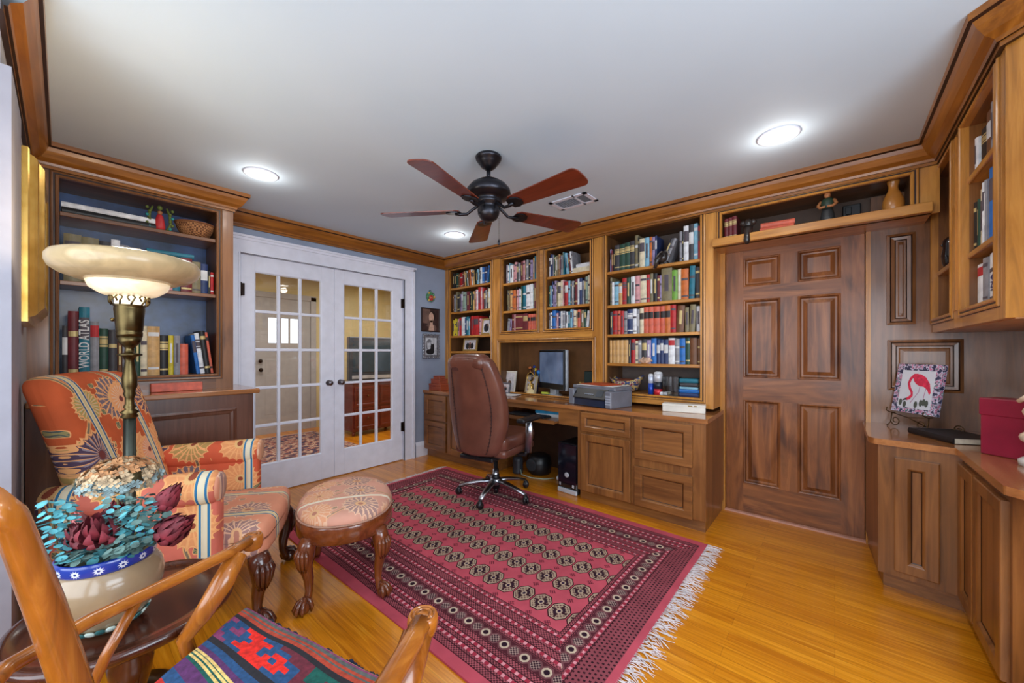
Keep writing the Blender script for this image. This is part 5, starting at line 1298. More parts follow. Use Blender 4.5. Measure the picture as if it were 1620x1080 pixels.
# computer monitor
r = thing('computer_monitor', 'black and silver flat computer monitor standing on the desk', 'monitor', (-2.235, 3.285, CTZ), R(-24))
b = MB(black()); b.box(-.245, .245, -.02, .02, .065, .465, ch=.006); part(r, 'screen_housing', b)
b = MB(plain('silver_plastic', (196, 200, 208), .35, .3)); b.box(-.250, .250, -.004, .035, .06, .47, ch=.008); part(r, 'bezel_edge', b)
t = NT('dormant_screen'); t.out(t.ramp(t.noise(t.obj((1, 1, 1)), 4, 2), [(.35, (44, 60, 88)), (.6, (104, 122, 150))]), .08, 0, .6); t.b.inputs['Emission Color'].default_value = lin((120, 140, 176)); t.b.inputs['Emission Strength'].default_value = .22  # mottled blue-grey screen with a faint even glow put in
b = MB(t.m); b.box(-.225, .225, -.0225, -.0195, .125, .445); part(r, 'screen', b)
b = MB(plain('silver_plastic', (196, 200, 208), .35, .3)); b.box(-.05, .05, .0, .05, .01, .10, ch=.004); b.lathe([(.0, 0), (.115, .0), (.12, .006), (.10, .014), (0, .018)], n=30, sx=1.1, sy=.8); part(r, 'stand', b)
r_ = MB(plain('green_sticky_note', (196, 206, 70), .7)); r_.box(-.04, .04, -.02, .02, 0, .008); r_.box(-.05, .02, .0, .03, .008, .016); solo('sticky_notes', r_, 'green and yellow sticky notes lying on the monitor foot', 'notes', (-2.26, 3.20, CTZ + .019), (0, 0, .3))
# printer
r = thing('inkjet_printer', 'grey and black multifunction inkjet printer on the worktop, loaded with paper', 'printer', (-1.515, 2.915, CTZ), R(-12))
pg = plain('printer_grey', (112, 114, 124), .4); pk = black(); pl = plain('printer_light_grey', (158, 164, 176), .35)
b = MB(pg); b.box(-.225, -.165, -.13, .15, 0, .135, ch=.008); b.box(.165, .225, -.13, .15, 0, .135, ch=.008); b.box(-.165, .165, -.06, .15, .0, .135); b.box(-.225, .225, -.08, .15, .135, .165, ch=.008); part(r, 'body', b)
b = MB(pk); b.prism_y([(-.165, .062), (.165, .062), (.165, .07), (-.165, .07)], -.14, -.06); b.add([(-.165, -.135, .07), (.165, -.135, .07), (.165, -.075, .150), (-.165, -.075, .150), (-.165, -.06, .07), (.165, -.06, .07), (.165, -.06, .15), (-.165, -.06, .15)], [(0, 1, 2, 3), (0, 3, 7, 4), (1, 5, 6, 2), (2, 6, 7, 3), (0, 4, 5, 1)]); part(r, 'control_panel', b)
b = MB(plain('printer_tray_navy', (34, 44, 66), .25, 0, .4)); b.box(-.16, .16, -.125, -.055, .004, .058); part(r, 'paper_tray', b)
b = MB(pl)
for i in range(4): b.box(.172, .218, -.133, -.129, .03 + i * .02, .042 + i * .02)
for i in range(5): b.box(-.05 + i * .02, -.04 + i * .02, -.122, -.112, .098, .104)
part(r, 'buttons', b)
b = MB(plain('lcd_window', (54, 62, 70), .5)); b.add([(.06, -.126, .086), (.13, -.126, .086), (.13, -.09, .134), (.06, -.09, .134)], [(0, 1, 2, 3)]); part(r, 'display', b)
b = MB(plain('white_paper', (228, 228, 228), .7, var=.02)); b.box(-.17, .19, -.08, .16, .166, .169); solo('paper_sheet', b, 'white paper sheets lying on top of the printer', 'paper', (-1.515, 2.915, CTZ + .001), (0, 0, R(-6)))
b = MB(plain('orange_folder', (176, 74, 34), .6)); b.box(-.13, .15, -.07, .14, .171, .176); b.box(-.05, .12, -.02, .12, .176, .181); solo('orange_folder', b, 'orange brown folder on the papers atop the printer', 'folder', (-1.535, 2.925, CTZ + .001), (0, 0, R(-20)))
# white box in front of the widest bay
r = thing('long_white_box', 'long flat white carton at the right end of the worktop', 'box', (-.86, 3.0, CTZ), R(12))
b = MB(plain('white_card', (222, 216, 204), .6, var=.04)); b.box(-.145, .145, -.045, .045, 0, .045, ch=.003); part(r, 'body', b)
b = MB(plain('white_card', (222, 216, 204), .6, var=.04), plain('carton_print', (150, 120, 60), .6)); b.box(-.147, .147, -.047, .047, .040, .060, ch=.003); b.box(.03, .06, -.0475, -.0465, .046, .054, 1); b.box(.07, .09, -.0475, -.0465, .046, .054, 1); part(r, 'lid', b)
# papers and small things left of the monitor
b = MB(plain('white_paper', (228, 228, 228), .7, var=.02)); b.box(-.16, .12, -.09, .08, 0, .006); b.box(-.10, .16, -.10, .05, .006, .010); solo('paper_sheet', b, 'loose white papers lying on the desk, left of the cream figurine', 'paper', (-2.62, 2.98, CTZ), (0, 0, R(14)))
art = [plain('print_pale', (206, 200, 204), .5, var=.1, scale=30), plain('print_brown', (112, 82, 62), .5, var=.2, scale=40), plain('print_rose', (176, 120, 108), .5), plain('photo_black', (26, 26, 30), .35)]
def deskframe(label, loc, rz, w, h, fm, shapes, bw_=.018):
    r = framed('photo_frame', label, loc, rz, w, h, [(0, .004), (bw_ * .4, .007), (bw_, .002)], fm, (art, shapes), tilt=R(-12)); 
    b = MB(black()); b.box(-.02, .02, .0, .004, 0, h * .6); b.v = [tuple(Matrix.Rotation(R(9), 4, 'X') @ Vector(p)) for p in b.v]; b.v = [(x, y + h * .20, z) for x, y, z in b.v]; part(r, 'easel_back', b)
deskframe('white desk calendar with a pale photograph, left of the monitor', (-2.80, 3.17, CTZ + .002), R(8), .26, .24, plain('white_card', (222, 216, 204), .6, var=.04), [(full, 0, 0), (ell(.4, .45, .2, .2), 1, 1), (ell(.38, .5, .07, .08), 2, 2), (ell(.75, .35, .12, .22), 1, 1)])
deskframe('grey photo frame standing in front of the white calendar', (-2.70, 3.06, CTZ + .002), R(-10), .15, .12, silver, [(full, 0, 0), (ell(.5, .4, .25, .3), 3, 1), (ell(.5, .6, .1, .12), 2, 2)])
deskframe('cream photo frame near the magnifying glass', (-2.54, 3.30, CTZ + .002), R(0), .15, .19, plain('cream_mat_frame', (206, 184, 140), .5), [(full, 0, 0), (ell(.55, .35, .3, .25), 3, 1), (ell(.5, .65, .14, .16), 1, 2)])
deskframe('small gold photo frame standing behind the printer', (-1.93, 3.36, CTZ + .002), R(-10), .11, .15, plain('pale_gold_frame', (176, 144, 84), .4, .4), [(full, 0, 0), (ell(.5, .45, .25, .3), 3, 1)])
r = thing('magnifying_glass', 'round brass magnifying glass upright in a holder beside the monitor', 'magnifying glass', (-2.47, 3.22, CTZ))
b = MB(gold); b.lathe([(.04, 0), (.042, .012), (.034, .02), (.032, .10), (.036, .11), (0, .11)], n=22); part(r, 'holder', b)
b = MB(gold); b.tube([(.048 * cos(2 * pi * k / 28), 0, .18 + .048 * sin(2 * pi * k / 28)) for k in range(30)], .005, 8); b.tube([(0, 0, .10), (0, 0, .132)], .006, 8); part(r, 'ring', b)
b = MB(GLASS); b.at((0, 0, .18), (R(90), 0, 0)); b.lathe([(0, -.002), (.044, -.001), (.044, .001), (0, .002)], n=24); part(r, 'lens', b)
r = thing('cream_figurine', 'small cream rabbit shaped figurine on the desk by the monitor', 'figurine', (-2.40, 3.13, CTZ))
b = MB(plain('cream_bisque', (222, 200, 150), .5)); b.lathe([(.04, 0), (.044, .01), (.04, .03), (.028, .055), (.018, .065), (.0, .07)], n=18, sx=1.2); b.ball((-.02, 0, .075), .022, n=12); b.tube([(-.024, 0, .09), (-.018, .004, .12)], [.008, .004], 8); b.tube([(-.014, 0, .09), (-.004, -.004, .118)], [.008, .004], 8); part(r, 'body', b)
r = thing('pencil_cup', 'dark cup of colourful pens and trinkets behind the magnifying glass', 'pen holder', (-2.53, 3.37, CTZ))
b = MB(plain('dark_blue_cup', (32, 34, 70), .4)); b.lathe([(.04, 0), (.042, .10), (.038, .10), (.036, .01), (0, .01)], n=20); part(r, 'cup', b)
for k, cc in enumerate(((40, 120, 190), (200, 60, 120), (230, 200, 60), (40, 40, 44), (210, 120, 60), (30, 60, 140))):
    a = k * 1.05; b = MB(plain('pen_%d' % cc[0], cc, .4)); b.tube([(cos(a) * .01, sin(a) * .01, .012), (cos(a) * .036, sin(a) * .036, .13 + .01 * k), (cos(a) * .055, sin(a) * .055, .20 + .012 * k)], [.0045, .0045, .005], 6)
    b.ball((cos(a) * .056, sin(a) * .056, .225 + .012 * k), .026 - .002 * k, n=10); part(r, 'pen', b)
b = MB(plain('pine_green_box', (24, 46, 44), .5)); b.box(-.05, .05, -.07, .07, 0, .26, ch=.004); solo('file_box', b, 'dark green upright box at the right end of the desk niche', 'box', (-1.80, 3.33, CTZ))
# keyboard and papers on the pull-out tray
r = thing('keyboard', 'black keyboard on the pull-out tray under the desk', 'keyboard', (-2.20, 2.84, .6225))
b = MB(black()); b.box(-.22, .22, -.07, .07, 0, .014, ch=.004); part(r, 'case', b)
b = MB(plain('key_caps', (40, 40, 44), .5))
for i in range(15):
    for j in range(5): b.box(-.21 + i * .028, -.187 + i * .028, -.06 + j * .024, -.041 + j * .024, .014, .019)
part(r, 'keys', b)
b = MB(plain('cyan_folder', (52, 150, 196), .4)); b.box(-.14, .14, -.10, .10, 0, .03, ch=.003); solo('blue_folder', b, 'bright blue plastic folder on the keyboard tray, right end', 'folder', (-2.02, 2.98, .653), (0, 0, R(10)))
b = MB(plain('white_paper', (228, 228, 228), .7, var=.02)); b.box(-.13, .13, -.09, .09, 0, .03, ch=.002); solo('paper_stack', b, 'stack of papers under the blue folder on the tray', 'paper', (-2.02, 2.98, .6225), (0, 0, R(6)))
# computer tower, subwoofer, router, cables
r = thing('computer_tower', 'black desktop computer tower on the floor under the desk', 'computer', (-1.765, 2.83, .0005), R(-4))
b = MB(black()); b.box(-.10, .10, 0, .36, .0, .43, ch=.006); part(r, 'case', b)
b = MB(plain('glossy_black', (14, 16, 26), .12, 0, .6)); b.box(-.098, .098, -.014, 0, .045, .425, ch=.005); part(r, 'front_panel', b)
b = MB(plain('silver_plastic', (196, 200, 208), .35, .3)); b.box(-.10, .10, -.018, 0, .0, .04, ch=.005); part(r, 'silver_foot', b)
b = MB(plain('silver_plastic', (196, 200, 208), .35, .3)); b.at((0, -.015, .16), (R(90), 0, 0)); b.lathe([(.022, 0), (.022, .003), (.018, .004), (.0, .003)], n=20); b.at(); part(r, 'power_button', b)
for x0, x1 in ((-.08, -.065), (.055, .075)): b = MB(plain('silver_plastic', (196, 200, 208), .35, .3)); b.box(x0, x1, -.016, -.013, .06, .085); part(r, 'front_sticker', b)
r = thing('subwoofer', 'round black speaker on the floor in the kneehole', 'speaker', (-2.28, 3.12, .0005))
b = MB(black()); b.lathe([(.10, 0), (.115, .02), (.12, .10), (.11, .17), (.08, .19), (0, .195)], n=28); part(r, 'body', b)
b = MB(plain('speaker_cloth', (40, 40, 44), .9)); b.at((-.02, -.118, .10), (R(90), 0, 0)); b.lathe([(.06, -.01), (.062, .002), (.05, .006), (0, .004)], n=24); part(r, 'grille', b)
r = thing('cylinder_speaker', 'small black ribbed cylinder standing on the kneehole floor behind the chair', 'speaker', (-2.45, 2.98, .0005))
b = MB(plain('ribbed_black', (46, 48, 54), .35)); b.lathe([(.05, 0)] + [q for k in range(8) for q in ((.055, .01 + k * .018), (.048, .018 + k * .018))] + [(.045, .16), (0, .165)], n=24); part(r, 'body', b)
r = thing('wifi_router', 'white router with cables on the floor beside the computer tower', 'router', (-1.97, 3.12, .0005), R(20))
b = MB(plain('white_plastic', (214, 216, 220), .35, var=.02)); b.box(-.08, .08, -.05, .05, 0, .035, ch=.006); part(r, 'case', b)
b = MB(black()); b.tube([(.06, .05, .02), (.065, .06, .10)], .004, 6); b.tube([(-.06, .05, .02), (-.065, .06, .10)], .004, 6); part(r, 'antennas', b)
b = MB(plain('grey_cable', (176, 196, 176), .5)); b.tube([(-2.46, 3.05, .16), (-2.42, 2.98, .06), (-2.36, 2.93, .012), (-2.24, 2.93, .006), (-2.12, 2.98, .006), (-2.05, 3.05, .012)], .004, 6); solo('grey_cable', b, 'pale grey cable looping across the kneehole floor', 'cable')
b = MB(black()); b.tube([(-1.88, 3.22, .10), (-1.88, 3.10, .11), (-1.89, 2.95, .03), (-1.92, 2.98, .008), (-1.93, 3.22, .006), (-2.0, 3.30, .006), (-2.2, 3.34, .006)], .0045, 6); solo('black_cable', b, 'black cable lying behind the router by the tower', 'cable')

# ------------------------------------------------------------------ things on the shelves
def P3(label, cx, z, w, h, fm, shapes, rz=0): return framed('photo_frame', label, (cx, 3.14, z), rz, w, h, [(0, .004), (.012, .007), (.022, .002)], fm, (art, shapes), tilt=R(-8))
P3('upright gilt photo frame with a dark blue couple, corner bay third shelf', -3.05, 1.4225, .165, .19, plain('pale_gold_frame', (176, 144, 84), .4, .4), [(full, 0, 0), (ell(.45, .4, .33, .34), 3, 1), (ell(.62, .62, .1, .12), 1, 2)])
P3('wide gilt photo frame with a group of people, corner bay fourth shelf', -3.33, 1.2345, .235, .155, plain('pale_gold_frame', (176, 144, 84), .4, .4), [(full, 0, 0), (ell(.3, .35, .16, .34), 3, 1), (ell(.5, .35, .16, .34), 1, 1), (ell(.7, .35, .15, .32), 3, 1), (ell(.5, .66, .08, .1), 2, 2)])
r = thing('desk_globe', 'small blue globe on the top shelf, right of the slanted books', 'globe', (-2.03, 3.24, 1.966))
t = NT('globe_map'); t.out(t.ramp(t.noise(t.obj((1, 1, 1), (0, 0, 0)), 13, 5), [(.46, (18, 62, 120)), (.52, (70, 150, 178)), (.6, (180, 186, 190))]), .25, 0, .5)
b = MB(t.m); b.ball((0, 0, .155), .075, n=26); part(r, 'sphere', b)
b = MB(plain('pewter_frame', (128, 130, 138), .4, .6, var=.25, scale=60)); b.lathe([(.05, 0), (.055, .008), (.03, .016), (.012, .03), (.012, .075)], n=22); b.tube([(.082 * cos(a), 0, .155 + .082 * sin(a)) for a in [R(q) for q in range(-100, 81, 12)]], .003, 6); part(r, 'stand', b)
lying('cream book lying flat, lower of two right of the globe', 'c', (-1.80, YB + .04, 1.966), .19, .05, .15, R(0), style='x')
lying('grey white book lying flat, upper of two right of the globe', 'w', (-1.78, YB + .045, 2.0165), .17, .035, .14, R(-3), style='x')
# antelope curio hanging over the shelf edge, shell
r = thing('horned_curio', 'dark carved antelope head with curved horns on the widest top shelf', 'figurine', (-1.06, 3.13, 1.927))
dkm = plain('dark_carved_wood', (42, 36, 34), .35, 0, .3, var=.3)
b = MB(dkm); b.ball((0, 0, .06), .045, n=14, rz=.05); b.tube([(0, -.02, .07), (-.03, -.045, .03), (-.045, -.05, -.03)], [.03, .022, .012], 10); b.tube([(.02, 0, .02), (.03, .02, .0)], .02, 8); part(r, 'head', b)
b = MB(plain('horn_grey', (118, 112, 106), .35, var=.3, scale=60))
b.tube([(.0, -.02, .10), (-.02, -.045, .07), (-.045, -.055, .02), (-.052, -.055, -.04)], [.009, .008, .006, .003], 8); b.tube([(.02, -.01, .10), (.05, -.03, .09), (.07, -.035, .05)], [.009, .007, .003], 8); part(r, 'horn', b)
r = thing('seashell', 'pinkish seashell on the fourth shelf of the widest bay', 'shell', (-1.20, 3.115, 1.1265))
b = MB(plain('shell_pink', (204, 168, 142), .4, var=.2, scale=40)); b.ball((0, 0, .022), .05, n=14, rz=.022, ry=.022); b.tube([(.0, 0, .025), (.04, 0, .035), (.065, .0, .02)], [.028, .018, .004], 10); b.tube([(-.02, 0, .03), (-.01, -.005, .055)], [.014, .003], 8); part(r, 'body', b)
# lowest shelf of the widest bay (top at .875)
SZ = .8755
r = thing('painted_bowl', 'yellow and blue patterned boat shaped basket bowl on the low shelf', 'bowl', (-1.40, 3.20, SZ), R(-5))
t = NT('painted_zigzag'); t.out(t.ramp(t.noise(t.obj((1, 1, 1)), 40, 1), [(.42, (46, 60, 110)), (.48, (206, 170, 60)), (.56, (188, 176, 170)), (.62, (130, 50, 70))], 'CONSTANT'), .6)
b = MB(t.m); n = 28; vs = []; fs = []
for lvl, (rx, ry, z) in enumerate(((.05, .04, 0), (.10, .06, .02), (.145, .085, .06), (.165, .095, .095), (.158, .088, .095), (.13, .07, .05), (.05, .03, .015))):
    for k in range(n): a = 2 * pi * k / n; vs.append((rx * cos(a), ry * sin(a), z + .055 * abs(cos(a)) ** 3 * (z > .03)))
for i in range(6):
    for k in range(n): fs.append((i * n + k, i * n + (k + 1) % n, (i + 1) * n + (k + 1) % n, (i + 1) * n + k))
fs.append(tuple(range(n))[::-1]); fs.append(tuple(6 * n + k for k in range(n))); b.add(vs, fs, 0, True); part(r, 'body', b)
b = MB(plain('brown_leather_pouch', (120, 66, 46), .6, var=.15)); b.ball((0, 0, .028), .10, n=18, rz=.026, ry=.055); b.v = [(x, y, z + .062) for x, y, z in b.v]; solo('leather_pouch', b, 'brown leather pouch lying in the painted bowl', 'pouch', (-1.40, 3.20, SZ), (0, 0, R(-5)))
def canister(label, x, y, rr, h, segs):
    r = thing('spray_can', label, 'can', (x, y, SZ))
    b = MB(*[plain('can_' + str(c_[0]) + '_' + str(c_[2]), c_, .3, .2, var=.03) for _, c_ in segs]); z0 = 0
    for i, (f, c_) in enumerate(segs): b.lathe([(rr, z0 * h), (rr, (z0 + f) * h)], n=22, m=i); z0 += f
    part(r, 'body', b)
    b = MB(plain('white_plastic', (214, 216, 220), .35, var=.02)); b.lathe([(rr * .96, h), (rr * .9, h + .012), (rr * .4, h + .018), (0, h + .018)], n=20); part(r, 'cap', b)
canister('tall blue and white can on the low shelf, left of two', -1.155, 3.13, .022, .15, [(.60, (30, 70, 170)), (.40, (206, 214, 232))])
canister('wide white, black and red can on the low shelf, right of two', -1.095, 3.13, .034, .17, [(.28, (196, 40, 52)), (.34, (40, 44, 56)), (.38, (208, 210, 216))])
lying('white paperback lying flat on the low shelf beside the cans', 'w', (-1.06, YB + .018, SZ), .085, .026, .10, 0, style='x')
# glass display box with stacked books behind
r = thing('glass_display_case', 'clear glass box on the low shelf, between the cans and flat books', 'glass box', (-.985, 3.14, SZ))
b = MB(GLASS); 
for a in ((-.058, .058, -.05, -.047, .004, .15), (-.058, .058, .047, .05, .004, .15), (-.058, -.055, -.05, .05, .004, .15), (.055, .058, -.05, .05, .004, .15), (-.058, .058, -.05, .05, .15, .153)): b.box(*a)
part(r, 'glass', b)
b = MB(plain('dark_case_base', (60, 56, 44), .5)); b.box(-.06, .06, -.055, .055, 0, .004); part(r, 'base', b)
for i, (c_, h, w, nm) in enumerate((('B', .030, .20, 'bottom navy'), ('b', .026, .21, 'second blue'), ('s', .018, .19, 'third pale blue'), ('K', .030, .18, 'fourth charcoal'), ('T', .032, .19, 'topmost teal'))):
    z = SZ + (0, .031, .058, .077, .108)[i]
    lying('%s book of the flat stack beside the glass box' % nm, c_, (-.858, YB + .03, z), w * .70, h, .13, R(1 + i * .5), style='x')

# niche above the door, shelf top at 2.037
NZ = 2.0375
r = thing('pottery_vase', 'tan glazed bottle vase at the right end of the niche above the door', 'vase', (.263, 3.16, NZ))
b = MB(plain('tan_pottery', (186, 122, 52), .3, 0, .4, var=.12, scale=8)); b.lathe([(.040, 0), (.044, .01), (.049, .045), (.046, .075), (.034, .11), (.023, .135), (.021, .155), (.027, .178), (.030, .19), (.026, .19), (.018, .165)], n=32); part(r, 'body', b)
r = thing('male_figurine', 'small painted figurine of a man with folded hands, above the door', 'figurine', (-.035, 3.12, NZ), R(-10))
b = MB(plain('figurine_dark_skirt', (40, 42, 44), .5)); b.lathe([(.040, .012), (.038, .03), (.030, .07), (.026, .085)], n=20, sy=.8); part(r, 'skirt', b)
b = MB(plain('figurine_green_vest', (36, 60, 44), .5)); b.lathe([(.026, .083), (.031, .10), (.034, .13), (.026, .148), (.012, .156)], n=20, sy=.7); part(r, 'vest', b)
b = MB(plain('figurine_skin', (176, 116, 72), .5)); b.ball((0, -.002, .172), .017, n=14, rz=.02); b.tube([(.032, 0, .138), (.045, -.01, .11), (.030, -.03, .092), (.004, -.036, .094)], [.010, .010, .008, .007], 8); b.tube([(-.032, 0, .138), (-.045, -.01, .11), (-.030, -.03, .092), (-.004, -.036, .094)], [.010, .010, .008, .007], 8); b.ball((0, -.02, .170), .004, n=6); part(r, 'head_and_arms', b)
b = MB(plain('figurine_cap', (120, 50, 34), .5)); b.ball((0, .002, .184), .018, n=12, rz=.012); part(r, 'cap', b)
b = MB(plain('figurine_base', (206, 200, 186), .5)); b.lathe([(.046, 0), (.046, .010), (.04, .013), (0, .013)], n=22); part(r, 'plinth', b)
r = thing('dark_bust', 'black carved bust perched on the left edge of the niche shelf', 'figurine', (-.46, 3.09, NZ))
b = MB(dkm); b.ball((0, 0, .075), .034, n=14, rz=.038); b.ball((-.03, 0, .085), .022, n=10); b.ball((.03, 0, .085), .022, n=10); b.tube([(0, -.0, .06), (0, -.02, .02), (0, -.05, -.0), (0, -.056, -.05), (0, -.05, -.075)], [.03, .026, .016, .020, .010], 12); b.tube([(0, .0, .05), (0, .0, 0)], .026, 12); part(r, 'body', b)
r = thing('black_wall_box', 'small black switch box on the back of the niche above the door', 'electrical box', (.085, YB + .299, NZ + .07))
b = MB(black()); b.box(-.045, .045, -.03, 0, 0, .085, ch=.004); b.box(-.03, .0, -.04, -.03, .02, .07, ch=.003); b.tube([(-.03, -.01, 0), (-.045, -.01, -.02)], .005, 6); part(r, 'body', b)

# left bookcase ornaments
x, y = wpos(LO, R(90), .415 + .13, .06)
r = thing('nativity_figurine', 'small painted figurine in a red robe framed by green branches, top left shelf', 'figurine', (x, y, 2.027), R(90))
b = MB(plain('figurine_red_robe', (190, 40, 44), .5)); b.lathe([(.026, 0), (.028, .03), (.022, .07), (.016, .10), (.008, .108)], n=16, sy=.7); part(r, 'robe', b)
b = MB(plain('figurine_skin', (176, 116, 72), .5)); b.ball((0, -.004, .118), .014, n=12); part(r, 'head', b)
b = MB(plain('olive_branch', (96, 108, 44), .6), plain('turquoise_base', (48, 140, 140), .5))
for s_ in (-1, 1):
    b.tube([(s_ * .035, 0, 0), (s_ * .055, 0, .05), (s_ * .05, 0, .11), (s_ * .035, 0, .155)], [.010, .009, .008, .005], 8)
    for k in range(6): b.ball((s_ * (.05 + .012 * (k % 2)), -.008, .02 + k * .024), .010, (k % 3 == 0), 8)
b.ball((0, 0, .15), .016, n=8); b.tube([(-.05, 0, .02), (-.09, -.01, .012), (-.115, -.01, .03)], [.008, .006, .004], 6); part(r, 'branches', b)
x, y = wpos(LO, R(90), .60 + .133, .09)
r = thing('woven_basket', 'round woven brown basket bowl at the right end of the top left shelf', 'basket', (x, y, 2.027))
t = NT('woven_straw'); a_ = X(t, t.noise(t.obj((1, 1, 1)), 30, 2)); wv_ = t.n('ShaderNodeTexChecker'); wv_.inputs['Scale'].default_value = 90; wv_.inputs[1].default_value = lin((176, 122, 76)); wv_.inputs[2].default_value = lin((104, 62, 34)); t.ln(t.obj((1, 1, .8)), wv_.inputs[0]); t.out(wv_.outputs[0], .8); t.bump(wv_.outputs[1], .5, .003)
b = MB(t.m); b.shell([(.05, 0), (.075, .008), (.098, .05), (.108, .085), (.110, .09), (.104, .092), (.092, .052), (.07, .014), (.001, .01), (.001, .0)], n=40, sx=.95); part(r, 'body', b)
b = MB(plain('basket_rim', (136, 84, 48), .7)); b.tube([(.104 * cos(2 * pi * k / 36), .108 * sin(2 * pi * k / 36), .092) for k in range(37)], .006, 6); part(r, 'rim', b)
# white box behind the shade
b = MB(plain('white_card', (222, 216, 204), .6, var=.04)); b.box(-.03, .03, -.02, .02, 0, .27); x, y = wpos(LO, R(90), .43, .16); solo('small_carton', b, 'narrow white carton behind the lamp shade on middle left shelf', 'box', (x, y, 1.6335), (0, 0, R(90)))

# right wall bay ornament
x, y = wpos(RO, R(-90), .20, .045)
r = thing('owl_figurine', 'shiny dark owl figurine in the narrow bay of the right wall', 'figurine', (x, y, 1.6835), R(-90))
b = MB(plain('glossy_black_glaze', (24, 24, 28), .12, 0, .6)); b.lathe([(.03, 0), (.036, .02), (.040, .06), (.034, .10), (.036, .12), (.033, .145), (.018, .16), (0, .163)], n=20); b.ball((-.02, -.0, .158), .010, n=8, rz=.016); b.ball((.02, 0, .158), .010, n=8, rz=.016); b.ball((0, -.035, .118), .007, n=8); part(r, 'body', b)

# ------------------------------------------------------------------ right counter
def v_(*a): return Vector(a)
bl_, br__, tl_, tr_ = v_(.262, 3.27, .868), v_(.418, 3.075, .868), v_(.300, 3.30, 1.150), v_(.450, 3.115, 1.150)
r = thing('flamingo_tile', 'square pink flamingo picture with a floral border, standing on a wire easel', 'picture', (.34, 3.17, CTZ))
U = (br__ - bl_); Wv = (tl_ - bl_); Nn = U.cross(Wv).normalized()
if Nn.y > 0: Nn = -Nn
def TP(x, z, o): return bl_ + U * x + Wv * z + Nn * o
def slab(b, x0, x1, z0, z1, o0, o1, m=0):
    vs = [TP(x, z, o) for o in (o0, o1) for x, z in ((x0, z0), (x1, z0), (x1, z1), (x0, z1))]; b.add(vs, [(3, 2, 1, 0), (4, 5, 6, 7), (0, 1, 5, 4), (1, 2, 6, 5), (2, 3, 7, 6), (3, 0, 4, 7)], m)
t = NT('floral_border_print'); t.out(t.ramp(t.noise(t.obj((1, 1, 1)), 48, 3), [(.40, (60, 62, 90)), (.47, (206, 206, 226)), (.54, (216, 120, 160)), (.60, (70, 130, 130)), (.66, (226, 224, 236))], 'CONSTANT'), .4)
b = MB(t.m); slab(b, 0, 1, 0, 1, -.022, 0); part(r, 'border', b, world=True)
fp = plain('flamingo_pink', (226, 58, 88), .4, var=.12, scale=60)
b = MB(plain('picture_ground', (222, 226, 234), .4, var=.02), fp, plain('leaf_grey', (84, 92, 84), .5), plain('leg_pink', (190, 150, 176), .5), plain('beak_dark', (60, 30, 40), .5))
def poly(pts, o, m): b.add([TP(x, z, o) for x, z in pts], [tuple(range(len(pts)))], m)
poly([(.13, .10), (.87, .10), (.87, .87), (.13, .87)], .0006, 0)
poly([(.44, .80), (.56, .80), (.68, .74), (.78, .62), (.83, .44), (.80, .40), (.74, .50), (.66, .55), (.56, .56), (.48, .60), (.42, .66), (.40, .74)], .0012, 1)
def strip(pts, w, o, m):
    L = []; Rr = []
    for i, p in enumerate(pts):
        a = Vector(pts[max(0, i - 1)]); c_ = Vector(pts[min(len(pts) - 1, i + 1)]); d = (c_ - a).normalized(); n_ = Vector((-d.y, d.x)) * (w[i] if isinstance(w, list) else w); L.append((p[0] + n_.x, p[1] + n_.y)); Rr.append((p[0] - n_.x, p[1] - n_.y))
    vs = [TP(x, z, o) for x, z in L + Rr]; n = len(pts); b.add(vs, [(i, i + 1, n + i + 1, n + i) for i in range(n - 1)], m)
strip([(.50, .77), (.42, .77), (.35, .70), (.32, .60), (.36, .50), (.42, .42), (.43, .36), (.38, .30), (.32, .27)], [.04, .035, .03, .028, .027, .026, .028, .034, .024], .0014, 1)
strip([(.33, .28), (.27, .26), (.24, .23)], [.022, .016, .006], .0018, 4)
strip([(.58, .58), (.57, .44), (.50, .33), (.42, .20)], .008, .0010, 3); strip([(.72, .54), (.70, .40), (.69, .20)], .008, .0010, 3)
for cx, cz in ((.20, .20), (.30, .16), (.55, .18), (.66, .22), (.72, .24), (.78, .22)): poly([(cx + .05 * cos(a) * .8, cz + .07 * sin(a)) for a in [2 * pi * k / 10 for k in range(10)]], .0020 + cx * .0005, 2)
part(r, 'flamingo_painting', b, world=True)
r = thing('wire_easel', 'scrolled dark bronze wire easel holding the flamingo picture', 'easel', (.34, 3.13, CTZ))
b = MB(plain('antique_bronze_wire', (92, 70, 44), .4, .8))
ud = U.normalized(); fw_ = v_(-ud.y, ud.x, 0) * -1
if fw_.y > 0: fw_ = -fw_
for f in (0.08, .92):
    c_ = TP(f, 0, .012); z0 = CT + .004
    b.tube([c_ + v_(0, 0, .02) + fw_ * .03, c_ + fw_ * .034, c_ + v_(0, 0, -.012) + fw_ * .01, c_ + v_(0, 0, -.012) - fw_ * .02, c_ + v_(0, 0, .12) - fw_ * .045, c_ + v_(0, 0, .2) - fw_ * .06][:4], .003, 6)
    pts = []
    for k in range(22): a = k / 21 * 2.2 * 2 * pi * .6; rr_ = .030 * (1 - k / 30); pts.append(v_(c_.x, c_.y, z0 + .034) + ud * ((-1 if f > .5 else 1) * (.03 + rr_ * cos(a + pi))) + v_(0, 0, rr_ * sin(a + pi)) + fw_ * .01)
    b.tube(pts, .0028, 6)
    b.tube([v_(c_.x, c_.y, c_.z - .012), v_(c_.x, c_.y, z0 + .02) + fw_ * .01, v_(c_.x, c_.y, z0) + fw_ * .03], .003, 6)
a_, c2 = TP(.08, 0, .02), TP(.92, 0, .02); b.tube([a_ + v_(0, 0, -.012), a_.lerp(c2, .5) + v_(0, 0, -.03), c2 + v_(0, 0, -.012)], .003, 6)
